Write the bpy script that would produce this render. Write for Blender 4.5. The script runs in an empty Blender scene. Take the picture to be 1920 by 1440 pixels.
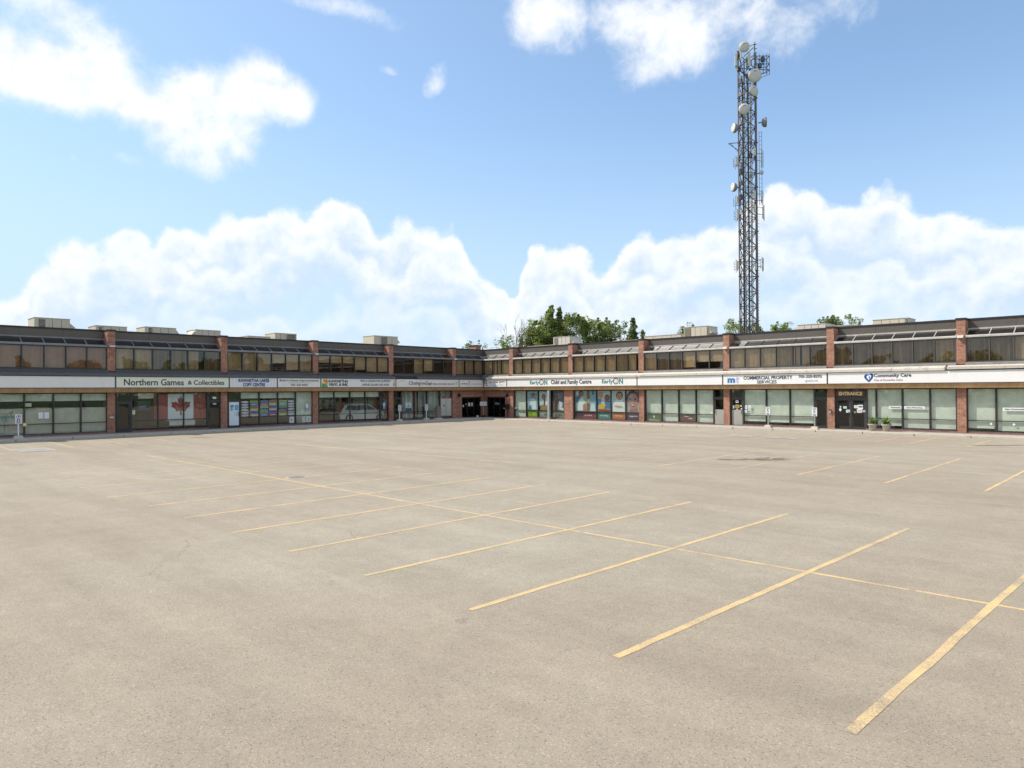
import bpy, math, random
import numpy as np
from mathutils import Vector, Matrix, Euler
random.seed(7)
R = math.radians
SC = bpy.context.scene
COL = SC.collection
# ------------------------------------------------------------------ camera
# world: X along the right wing, -Y along the left wing, origin at the inner corner
cam_d = bpy.data.cameras.new('camera'); cam = bpy.data.objects.new('camera', cam_d); COL.objects.link(cam)
cam_d.lens = 24.38; cam_d.sensor_width = 36; cam_d.clip_start = 0.05; cam_d.clip_end = 3000
YAW = 0.7724; PITCH = 0.0082; ROLL = -0.0055
r0 = Vector((math.cos(YAW), math.sin(YAW), 0)).normalized()
r0 = Vector((0.7162, 0.6979, 0)).normalized()
f0 = Vector((-r0.y, r0.x, 0))
fw = (f0 * math.cos(PITCH) + Vector((0, 0, 1)) * math.sin(PITCH))
up = (Vector((0, 0, 1)) * math.cos(PITCH) - f0 * math.sin(PITCH))
ex = r0 * math.cos(ROLL) + up * math.sin(ROLL)
eu = up * math.cos(ROLL) - r0 * math.sin(ROLL)
m = Matrix((ex, eu, -fw)).transposed().to_4x4()
m.translation = Vector((53.938, -50.992, 2.95))
cam.matrix_world = m
SC.camera = cam
# ------------------------------------------------------------------ light and exposure
SUN = Vector((-1.0, -0.6, 1.2)).normalized()          # towards the sun
sl = bpy.data.lights.new('sun', 'SUN'); sl.energy = 3.6; sl.angle = R(0.55); sl.color = (1.0, 0.95, 0.87)
so = bpy.data.objects.new('sun', sl); COL.objects.link(so)
so.rotation_euler = SUN.to_track_quat('Z', 'Y').to_euler(); so.location = (-60, -40, 80)
SC.view_settings.view_transform = 'Standard'
try: SC.view_settings.look = 'None'
except Exception: pass
SC.view_settings.gamma = 1.0; SC.view_settings.use_curve_mapping = False
SC.view_settings.exposure = 0.5
SC.render.engine = 'CYCLES'
SC.cycles.max_bounces = 8; SC.cycles.transparent_max_bounces = 16; SC.cycles.caustics_reflective = False; SC.cycles.caustics_refractive = False

class NT:
    """small helper for node trees"""
    def __init__(s, tree): s.t = tree; s.n = tree.nodes; s.l = tree.links
    def new(s, typ, **kw):
        n = s.n.new(typ)
        for k, v in kw.items(): setattr(n, k, v)
        return n
    def link(s, a, b): s.l.new(a, b)
    def val(s, sock, v):
        if hasattr(v, 'is_output'): s.l.new(v, sock)
        else: sock.default_value = v
    def math(s, op, a, b=0.0, c=None, clamp=False):
        n = s.n.new('ShaderNodeMath'); n.operation = op; n.use_clamp = clamp
        s.val(n.inputs[0], a); s.val(n.inputs[1], b)
        if c is not None: s.val(n.inputs[2], c)
        return n.outputs[0]
    def noise(s, vec, scale, detail=4, rough=0.55, dist=0.0):
        n = s.n.new('ShaderNodeTexNoise'); n.inputs['Scale'].default_value = scale; n.inputs['Detail'].default_value = detail
        n.inputs['Roughness'].default_value = rough; n.inputs['Distortion'].default_value = dist
        if vec is not None: s.l.new(vec, n.inputs['Vector'])
        return n.outputs['Fac']
    def ramp(s, fac, stops, interp='LINEAR'):
        n = s.n.new('ShaderNodeValToRGB'); s.l.new(fac, n.inputs[0]); cr = n.color_ramp; cr.interpolation = interp
        while len(cr.elements) < len(stops): cr.elements.new(0.5)
        for e, (p, c) in zip(cr.elements, stops):
            e.position = p; e.color = (*c, 1) if len(c) == 3 else c
        return n.outputs[0]
    def mix(s, fac, a, b, blend='MIX'):
        n = s.n.new('ShaderNodeMix'); n.data_type = 'RGBA'; n.blend_type = blend; n.clamp_factor = True
        s.val(n.inputs[0], fac)
        for sock, v in ((n.inputs[6], a), (n.inputs[7], b)):
            if hasattr(v, 'is_output'): s.l.new(v, sock)
            else: sock.default_value = (*v, 1) if len(v) == 3 else v
        return n.outputs[2]
    def smooth(s, x, a, b):
        n = s.n.new('ShaderNodeMapRange'); n.interpolation_type = 'SMOOTHSTEP'
        s.val(n.inputs[0], x); s.val(n.inputs[1], a); s.val(n.inputs[2], b); n.inputs[3].default_value = 0; n.inputs[4].default_value = 1
        return n.outputs[0]

# ------------------------------------------------------------------ world: sky with clouds, in azimuth / elevation
world = bpy.data.worlds.new('World'); SC.world = world; world.use_nodes = True
W = NT(world.node_tree); W.n.clear()
out = W.new('ShaderNodeOutputWorld'); bg = W.new('ShaderNodeBackground'); bg.inputs[1].default_value = 0.15
W.link(bg.outputs[0], out.inputs[0])
sky = W.new('ShaderNodeTexSky', sky_type='NISHITA'); sky.sun_disc = False
sky.sun_elevation = math.asin(SUN.z); sky.sun_rotation = math.atan2(SUN.x, SUN.y)
sky.altitude = 200; sky.air_density = 1.0; sky.dust_density = 0.6; sky.ozone_density = 2.2
tc = W.new('ShaderNodeTexCoord'); D = tc.outputs['Generated']
def dot(v):
    n = W.new('ShaderNodeVectorMath', operation='DOT_PRODUCT'); W.link(D, n.inputs[0]); n.inputs[1].default_value = v; return n.outputs['Value']
dx, dy, dz = dot(tuple(r0)), dot(tuple(f0)), dot((0, 0, 1))
az = W.math('ARCTAN2', dx, dy)                     # radians from the view axis
el = W.math('ARCSINE', dz)
def uv2ae(u, v):
    x = (u - 960) / 1300.0; z = (731.5 - 0.0055 * (u - 960) - v) / 1300.0
    return math.atan(x), math.atan2(z, math.hypot(1, x))
# curved warp so outlines billow
n_big = W.noise(D, 5.0, 3, 0.5); n_mid = W.noise(D, 13.0, 10, 0.60, 0.35); n_fin = W.noise(D, 38.0, 9, 0.66, 0.3)
billow = W.new('ShaderNodeTexVoronoi', feature='SMOOTH_F1'); billow.inputs['Scale'].default_value = 26
billow.inputs['Smoothness'].default_value = 0.35
vadd = W.new('ShaderNodeVectorMath', operation='ADD'); vn = W.new('ShaderNodeTexNoise'); vn.inputs['Scale'].default_value = 18; vn.inputs['Detail'].default_value = 6
vs = W.new('ShaderNodeVectorMath', operation='SCALE'); vs.inputs['Scale'].default_value = 0.035
W.link(D, vn.inputs['Vector']); W.link(vn.outputs['Color'], vs.inputs[0]); W.link(D, vadd.inputs[0]); W.link(vs.outputs[0], vadd.inputs[1]); W.link(vadd.outputs[0], billow.inputs['Vector'])
bil = billow.outputs['Distance']
# --- low bank: top outline as a curve of azimuth
pts = [(-900,470),(-500,520),(-200,470),(0,525),(40,515),(75,470),(100,450),(160,430),(200,424),(260,416),(300,428),(312,394),(345,402),(400,390),(480,387),(520,372),(560,376),(600,360),(640,356),(690,386),(715,412),(780,399),(840,411),(870,452),(890,482),(920,502),(950,530),(966,552),(976,545),(982,488),(992,460),(1012,446),(1060,443),(1100,466),(1130,476),(1160,450),(1210,421),(1240,427),(1300,425),(1340,407),(1375,402),(1425,345),(1500,332),(1560,366),(1610,368),(1660,341),(1700,367),(1740,377),(1800,381),(1860,398),(1920,402),(2100,430),(2500,380),(3000,470)]
fc = W.new('ShaderNodeFloatCurve'); cv = fc.mapping.curves[0]; fc.mapping.use_clip = False
AZ0, AZ1 = -1.1, 1.1; EL0, EL1 = 0.0, 0.5
P = []
for u, v in pts:
    a_, e_ = uv2ae(u, v)
    P.append(((a_ - AZ0) / (AZ1 - AZ0), (e_ - EL0) / (EL1 - EL0)))
P.sort()
cv.points[0].location = P[0]; cv.points[1].location = P[-1]
for p in P[1:-1]: cv.points.new(*p)
fc.mapping.update()
azn = W.math('DIVIDE', W.math('SUBTRACT', az, AZ0), AZ1 - AZ0)
W.link(azn, fc.inputs['Value'])
top = W.math('MULTIPLY_ADD', fc.outputs[0], EL1 - EL0, EL0)
below = W.math('SUBTRACT', top, el)                # >0 under the outline
puff = W.math('MULTIPLY_ADD', W.math('SUBTRACT', 0.45, bil), 0.034, W.math('MULTIPLY', W.math('SUBTRACT', n_fin, 0.5), 0.034))
edge = W.math('ADD', below, W.math('SUBTRACT', puff, 0.008))
off = W.new('ShaderNodeVectorMath', operation='ADD'); W.link(D, off.inputs[0]); off.inputs[1].default_value = tuple(Vector((0, 0, 1)) * 0.012 - r0 * 0.008)
def relief(scale, det):
    return W.math('SUBTRACT', W.noise(off.outputs[0], scale, det, 0.58), W.noise(D, scale, det, 0.58))
rel = W.math('ADD', W.math('MULTIPLY', relief(14, 8), 1.8), W.math('MULTIPLY', relief(40, 7), 0.8))
WHITE, SHADE = (5.0, 5.1, 5.2), (3.2, 3.85, 4.65)
layers = []
for li, (sc_, amp, seed, soft, fade0, fade1, floor_) in enumerate([(1.0, 0.0, 0, .016, .04, .145, .0), (.76, .20, 3.7, .020, .035, .13, .0), (.50, .16, 9.1, .028, .03, .11, .0), (.27, .10, 15.3, .034, .02, .08, .0)]):
    if li == 0: e_ = edge
    else:
        cb = W.new('ShaderNodeCombineXYZ'); W.link(W.math('MULTIPLY', az, 5.5), cb.inputs[0]); cb.inputs[1].default_value = seed; W.link(W.math('MULTIPLY', el, 1.5), cb.inputs[2])
        lump = W.noise(cb.outputs[0], 1.0, 3, 0.5)
        t_ = W.math('MULTIPLY_ADD', top, sc_, W.math('MULTIPLY', W.math('SUBTRACT', lump, 0.5), amp))
        e_ = W.math('ADD', W.math('SUBTRACT', t_, el), W.math('MULTIPLY', puff, 1.25))
    a_ = W.smooth(e_, -0.003, soft)
    thin = W.math('SUBTRACT', 1.0, W.smooth(W.math('ADD', e_, W.math('MULTIPLY', W.math('SUBTRACT', n_mid, 0.5), 0.16)), fade0, fade1))
    thin = W.math('MAXIMUM', thin, floor_)
    a_ = W.math('MULTIPLY', a_, W.math('MULTIPLY', thin, .96 if li == 0 else (.72, .48, .2)[li - 1]))
    a_ = W.math('MULTIPLY', a_, W.smooth(below, -0.002, 0.01)) if li else a_
    sh_ = W.math('ADD', W.smooth(e_, 0.004, 0.075), rel, clamp=True)
    layers.append((a_, W.mix(sh_, WHITE, SHADE)))
# --- upper clouds: soft ellipses broken up by noise
blobs = [(100,8,125,36,12,1.0),(45,110,120,60,8,1.1),(170,160,110,44,16,1.0),(262,196,46,20,0,.7),(200,105,46,34,10,.8),(60,165,80,34,10,.8),(350,165,46,34,0,.7),(455,290,40,36,0,.6),(430,170,110,44,-10,1.0),(340,265,50,60,0,.95),(505,160,62,44,20,.95),(565,205,28,34,30,.6),(395,320,30,30,30,.5),(440,240,70,44,0,.8),
         (820,150,20,32,30,.62),(730,130,22,9,10,.46),(240,300,30,14,10,.42),(138,296,12,10,0,.38),(620,8,110,18,5,.55),(715,30,70,24,25,.5),
         (1015,8,80,42,20,1.0),(990,60,36,36,60,.66),(1180,34,120,46,10,.60),(1340,16,200,70,0,.66),(1530,20,150,50,0,.40),(1215,130,60,30,-10,.62),(1300,100,50,40,20,.5),(1470,100,50,46,20,.36)]
tot = None
for (u, v, ru, rv, rot, w) in blobs:
    a_, e_ = uv2ae(u, v); k = 1 / 1300.0 * (math.cos(a_) ** 1.5)
    c, s_ = math.cos(R(rot)), math.sin(R(rot))
    da = W.math('SUBTRACT', az, a_); de = W.math('SUBTRACT', el, e_)
    p = W.math('MULTIPLY_ADD', da, c / (ru * k), W.math('MULTIPLY', de, -s_ / (ru * k)))
    q = W.math('MULTIPLY_ADD', da, s_ / (rv * k), W.math('MULTIPLY', de, c / (rv * k)))
    r2 = W.math('MULTIPLY_ADD', p, p, W.math('MULTIPLY', q, q))
    g = W.math('MULTIPLY', W.math('EXPONENT', W.math('MULTIPLY', r2, -0.9)), w)
    tot = g if tot is None else W.math('ADD', tot, g)
# beyond the picture: unseen cloud, thickened to lift the light on the shaded wing
offv = W.math('MULTIPLY', W.smooth(W.math('ABSOLUTE', az), 0.75, 1.1), W.smooth(n_big, 0.44, 0.60))
offt = W.math('MULTIPLY', W.smooth(el, 0.62, 0.9), W.smooth(n_big, 0.44, 0.60))
tot = W.math('ADD', tot, W.math('MAXIMUM', offv, offt))
brk = W.math('ADD', W.math('MULTIPLY', W.math('SUBTRACT', n_mid, 0.5), 1.7), W.math('MULTIPLY', W.math('SUBTRACT', n_fin, 0.5), 0.8))
gate = W.smooth(tot, 0.08, 0.3)
upper = W.smooth(W.math('ADD', tot, W.math('MULTIPLY', brk, gate)), 0.26, 1.28)
upper = W.math('MULTIPLY', upper, 0.98)
ucol = W.mix(W.math('MULTIPLY_ADD', rel, 1.5, 0.05, clamp=True), WHITE, SHADE)
skyc = W.mix(1.0, sky.outputs[0], (0.84, 0.96, 1.0), 'MULTIPLY')
# thin high haze paling the sky towards the horizon
hz = W.math('SUBTRACT', 1.0, W.smooth(el, 0.0, 0.42))
sunside = W.smooth(az, 0.55, -0.75)
skyh = W.mix(W.math('ADD', W.math('MULTIPLY', hz, 0.62), W.math('MULTIPLY_ADD', sunside, 0.18, 0.16), clamp=True), skyc, (2.95, 3.70, 4.55))
fin = W.mix(upper, skyh, ucol)
for a_, c_ in layers: fin = W.mix(a_, fin, c_)
W.link(fin, bg.inputs[0])

# ------------------------------------------------------------------ materials
def mat(name):
    m = bpy.data.materials.new(name); m.use_nodes = True
    t = NT(m.node_tree); t.n.clear()
    o = t.new('ShaderNodeOutputMaterial'); b = t.new('ShaderNodeBsdfPrincipled'); t.link(b.outputs[0], o.inputs[0])
    return m, t, b, o
def objco(t): return t.new('ShaderNodeTexCoord').outputs['Object']
def geopos(t): return t.new('ShaderNodeNewGeometry').outputs['Position']
def bump(t, b, h, strength=0.3, dist=0.01):
    n = t.new('ShaderNodeBump'); n.inputs['Strength'].default_value = strength; n.inputs['Distance'].default_value = dist
    t.link(h, n.inputs['Height']); t.link(n.outputs[0], b.inputs['Normal'])
def plain(name, col, rough=0.6, metal=0.0, var=0.12, scale=3.0, spec=0.5, bmp=0.0):
    m, t, b, o = mat(name)
    n = t.noise(geopos(t), scale, 5, 0.6)
    lo = tuple(c * (1 - var) for c in col); hi = tuple(min(1, c * (1 + var)) for c in col)
    t.link(t.ramp(n, [(0.3, lo), (0.7, hi)]), b.inputs['Base Color'])
    b.inputs['Roughness'].default_value = rough; b.inputs['Metallic'].default_value = metal
    b.inputs['Specular IOR Level'].default_value = spec
    if bmp: bump(t, b, t.noise(geopos(t), scale * 12, 4), bmp, 0.004)
    return m
def asphalt_color(t):
    p = geopos(t)
    big = t.noise(p, 0.09, 6, 0.6, 0.4); med = t.noise(p, 0.55, 6, 0.62, 0.6); sm = t.noise(p, 3.2, 5, 0.6)
    mp = t.new('ShaderNodeMapping'); mp.inputs['Rotation'].default_value = (0, 0, R(38)); mp.inputs['Scale'].default_value = (0.09, 0.9, 1); t.link(p, mp.inputs['Vector'])
    stre = t.noise(mp.outputs[0], 1.0, 5, 0.6, 0.5)
    base = t.ramp(big, [(0.30, (0.362, 0.292, 0.214)), (0.5, (0.384, 0.320, 0.238)), (0.72, (0.412, 0.356, 0.270))])
    base = t.mix(1.0, base, t.ramp(med, [(0.25, (0.90, 0.90, 0.90)), (0.55, (1.0, 1.0, 1.0)), (0.8, (1.06, 1.075, 1.06))]), 'MULTIPLY')
    base = t.mix(1.0, base, t.ramp(stre, [(0.3, (0.90, 0.90, 0.90)), (0.6, (1.03, 1.03, 1.03))]), 'MULTIPLY')
    base = t.mix(1.0, base, t.ramp(sm, [(0.3, (0.95, 0.95, 0.95)), (0.7, (1.05, 1.05, 1.05))]), 'MULTIPLY')
    # aggregate: pale stones and dark pits
    v = t.new('ShaderNodeTexVoronoi'); v.inputs['Scale'].default_value = 85; t.link(p, v.inputs['Vector'])
    sep = t.new('ShaderNodeSeparateColor'); t.link(v.outputs['Color'], sep.inputs[0])
    grain = t.ramp(sep.outputs[0], [(0.0, (0.52, 0.50, 0.48)), (0.10, (0.93, 0.93, 0.93)), (0.88, (1.04, 1.04, 1.04)), (1.0, (1.38, 1.36, 1.33))])
    g2 = t.noise(p, 150, 3, 0.7)
    grain = t.mix(1.0, grain, t.ramp(g2, [(0.28, (0.70, 0.70, 0.70)), (0.5, (1.0, 1.0, 1.0)), (0.75, (1.12, 1.12, 1.12))]), 'MULTIPLY')
    base = t.mix(1.0, base, grain, 'MULTIPLY')
    return base, sep.outputs[1], g2, p
def make_asphalt():
    m, t, b, o = mat('asphalt')
    base, h, g2, p = asphalt_color(t)
    # hairline cracks and small tar spots
    wv = t.new('ShaderNodeTexVoronoi', feature='DISTANCE_TO_EDGE'); wv.inputs['Scale'].default_value = 0.11
    ns = t.new('ShaderNodeTexNoise'); ns.inputs['Scale'].default_value = 0.9; ns.inputs['Detail'].default_value = 6; t.link(p, ns.inputs['Vector'])
    sc = t.new('ShaderNodeVectorMath', operation='SCALE'); sc.inputs['Scale'].default_value = 1.6; t.link(ns.outputs['Color'], sc.inputs[0])
    ad = t.new('ShaderNodeVectorMath', operation='ADD'); t.link(p, ad.inputs[0]); t.link(sc.outputs[0], ad.inputs[1]); t.link(ad.outputs[0], wv.inputs['Vector'])
    crack = t.math('MULTIPLY', t.math('SUBTRACT', 1.0, t.smooth(wv.outputs['Distance'], 0.0005, 0.0022)), t.smooth(t.noise(p, 0.23, 2), 0.56, 0.66))
    base = t.mix(t.math('MULTIPLY', crack, 0.38), base, (0.13, 0.11, 0.09))
    spot = t.smooth(t.noise(p, 1.7, 2, 0.5), 0.73, 0.80)
    base = t.mix(t.math('MULTIPLY', spot, 0.30), base, (0.14, 0.12, 0.10))
    t.link(base, b.inputs['Base Color']); b.inputs['Roughness'].default_value = 0.93; b.inputs['Specular IOR Level'].default_value = 0.2
    bump(t, b, t.math('ADD', h, g2), 0.55, 0.006)
    return m
def make_paint(name, col, wear_lo, wear_hi):
    m, t, b, o = mat(name)
    base, h, g2, p = asphalt_color(t)
    w = t.math('ADD', t.math('MULTIPLY', t.noise(p, 45, 6, 0.75), 0.6), t.math('MULTIPLY', t.noise(p, 1.3, 5, 0.7), 0.4))
    k = t.smooth(w, wear_lo, wear_hi)
    pc = t.ramp(t.noise(p, 6, 4), [(0.3, tuple(c * .9 for c in col)), (0.7, tuple(min(1, c * 1.06) for c in col))])
    pc = t.mix(1.0, pc, t.ramp(g2, [(0.25, (0.75, 0.75, 0.75)), (0.5, (1, 1, 1))]), 'MULTIPLY')
    t.link(t.mix(k, base, pc), b.inputs['Base Color']); b.inputs['Roughness'].default_value = 0.8; b.inputs['Specular IOR Level'].default_value = 0.25
    bump(t, b, t.math('ADD', h, g2), 0.45, 0.005)
    return m
def make_brick(name, c1, c2, mortar):
    m, t, b, o = mat(name)
    co = objco(t); sp = t.new('ShaderNodeSeparateXYZ'); t.link(co, sp.inputs[0])
    cb = t.new('ShaderNodeCombineXYZ'); t.link(t.math('ADD', sp.outputs[0], sp.outputs[1]), cb.inputs[0]); t.link(sp.outputs[2], cb.inputs[1])
    br = t.new('ShaderNodeTexBrick'); t.link(cb.outputs[0], br.inputs['Vector']); br.inputs['Scale'].default_value = 1.0
    br.inputs['Brick Width'].default_value = 0.235; br.inputs['Row Height'].default_value = 0.088; br.inputs['Mortar Size'].default_value = 0.011
    br.inputs['Mortar Smooth'].default_value = 0.2; br.inputs['Bias'].default_value = 0.0
    br.inputs['Color1'].default_value = (*c1, 1); br.inputs['Color2'].default_value = (*c2, 1); br.inputs['Mortar'].default_value = (*mortar, 1)
    n = t.noise(geopos(t), 5, 5, 0.65); n2 = t.noise(geopos(t), 0.8, 3)
    c = t.mix(1.0, br.outputs['Color'], t.ramp(n, [(0.3, (0.70, 0.70, 0.70)), (0.7, (1.2, 1.2, 1.2))]), 'MULTIPLY')
    c = t.mix(1.0, c, t.ramp(n2, [(0.35, (0.82, 0.80, 0.80)), (0.65, (1.08, 1.08, 1.08))]), 'MULTIPLY')
    t.link(c, b.inputs['Base Color']); b.inputs['Roughness'].default_value = 0.9
    bump(t, b, t.math('SUBTRACT', 1.0, br.outputs['Fac']), 0.6, 0.008)
    return m
def make_glass(name, tint, refl_min, rough=0.0, wave=0.0):
    """thin pane: what lies behind shows through, the surroundings mirror in it"""
    m, t, b, o = mat(name); t.n.remove(b)
    tr = t.new('ShaderNodeBsdfTransparent'); tr.inputs[0].default_value = (*tint, 1)
    gl = t.new('ShaderNodeBsdfGlossy'); gl.inputs['Roughness'].default_value = rough; gl.inputs['Color'].default_value = (1, 1, 1, 1)
    lw = t.new('ShaderNodeLayerWeight'); lw.inputs['Blend'].default_value = 0.5
    f5 = t.math('MULTIPLY', t.math('POWER', lw.outputs['Facing'], 5.0), 0.9)
    mx = t.new('ShaderNodeMixShader')
    t.link(t.math('ADD', f5, refl_min, clamp=True), mx.inputs[0]); t.link(tr.outputs[0], mx.inputs[1]); t.link(gl.outputs[0], mx.inputs[2]); t.link(mx.outputs[0], o.inputs[0])
    if wave:
        n = t.new('ShaderNodeBump'); n.inputs['Strength'].default_value = wave; n.inputs['Distance'].default_value = 0.05
        t.link(t.noise(geopos(t), 0.9, 2), n.inputs['Height']); t.link(n.outputs[0], gl.inputs['Normal'])
    return m
def make_planks(name, c1, c2, width):
    m, t, b, o = mat(name)
    co = objco(t); sp = t.new('ShaderNodeSeparateXYZ'); t.link(co, sp.inputs[0])
    x = t.math('ADD', sp.outputs[0], sp.outputs[1]); k = t.math('DIVIDE', x, width)
    wn = t.new('ShaderNodeTexWhiteNoise', noise_dimensions='1D'); t.link(t.math('FLOOR', k), wn.inputs['W'])
    c = t.mix(wn.outputs['Value'], c1, c2)
    gap = t.smooth(t.math('ABSOLUTE', t.math('SUBTRACT', t.math('FRACT', k), 0.5)), 0.42, 0.5)
    c = t.mix(t.math('MULTIPLY', gap, 0.7), c, tuple(v * .25 for v in c1))
    c = t.mix(1.0, c, t.ramp(t.noise(geopos(t), 1.2, 5, 0.6), [(0.3, (0.75, 0.75, 0.75)), (0.7, (1.12, 1.12, 1.12))]), 'MULTIPLY')
    t.link(c, b.inputs['Base Color']); b.inputs['Roughness'].default_value = 0.7
    return m
def make_print():
    m, t, b, o = mat('printed_vinyl')
    a = t.new('ShaderNodeAttribute'); a.attribute_name = 'print'; t.link(a.outputs['Color'], b.inputs['Base Color'])
    b.inputs['Roughness'].default_value = 0.55
    return m
def make_weathered(name, c, blotch, rough=0.6, metal=0.0, k=0.5, fine=1.0):
    m, t, b, o = mat(name)
    p = geopos(t); mp = t.new('ShaderNodeMapping'); mp.inputs['Scale'].default_value = (1.6, 1.6, 0.5); t.link(p, mp.inputs['Vector'])
    n = t.noise(mp.outputs[0], 1.6, 6, 0.65, 0.6)
    col = t.mix(t.math('MULTIPLY', t.smooth(n, 0.5, 0.72), k), c, blotch)
    col = t.mix(1.0, col, t.ramp(t.noise(p, 9, 4), [(0.3, (1 - .1*fine,)*3), (0.7, (1 + .06*fine,)*3)]), 'MULTIPLY')
    t.link(col, b.inputs['Base Color']); b.inputs['Roughness'].default_value = rough; b.inputs['Metallic'].default_value = metal
    return m
def make_leaf(name, c1, c2, c3):
    m, t, b, o = mat(name)
    g = t.new('ShaderNodeNewGeometry'); c = t.ramp(g.outputs['Random Per Island'], [(0.0, c1), (0.5, c2), (1.0, c3)])
    t.link(c, b.inputs['Base Color']); b.inputs['Roughness'].default_value = 0.6
    tl = t.new('ShaderNodeBsdfTranslucent'); t.link(c, tl.inputs[0]); mx = t.new('ShaderNodeMixShader'); mx.inputs[0].default_value = 0.62
    t.link(b.outputs[0], mx.inputs[1]); t.link(tl.outputs[0], mx.inputs[2]); t.link(mx.outputs[0], o.inputs[0])
    return m
def make_blind(name, c, var):
    m, t, b, o = mat(name)
    g = t.new('ShaderNodeNewGeometry'); lo = tuple(v * (1 - var) for v in c); hi = tuple(min(1, v * (1 + var)) for v in c)
    col = t.ramp(g.outputs['Random Per Island'], [(0, lo), (1, hi)])
    col = t.mix(1.0, col, t.ramp(t.noise(geopos(t), 2.2, 3), [(0.3, (0.86, 0.86, 0.86)), (0.7, (1.07, 1.07, 1.07))]), 'MULTIPLY')
    t.link(col, b.inputs['Base Color']); b.inputs['Roughness'].default_value = 0.8
    return m

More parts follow.
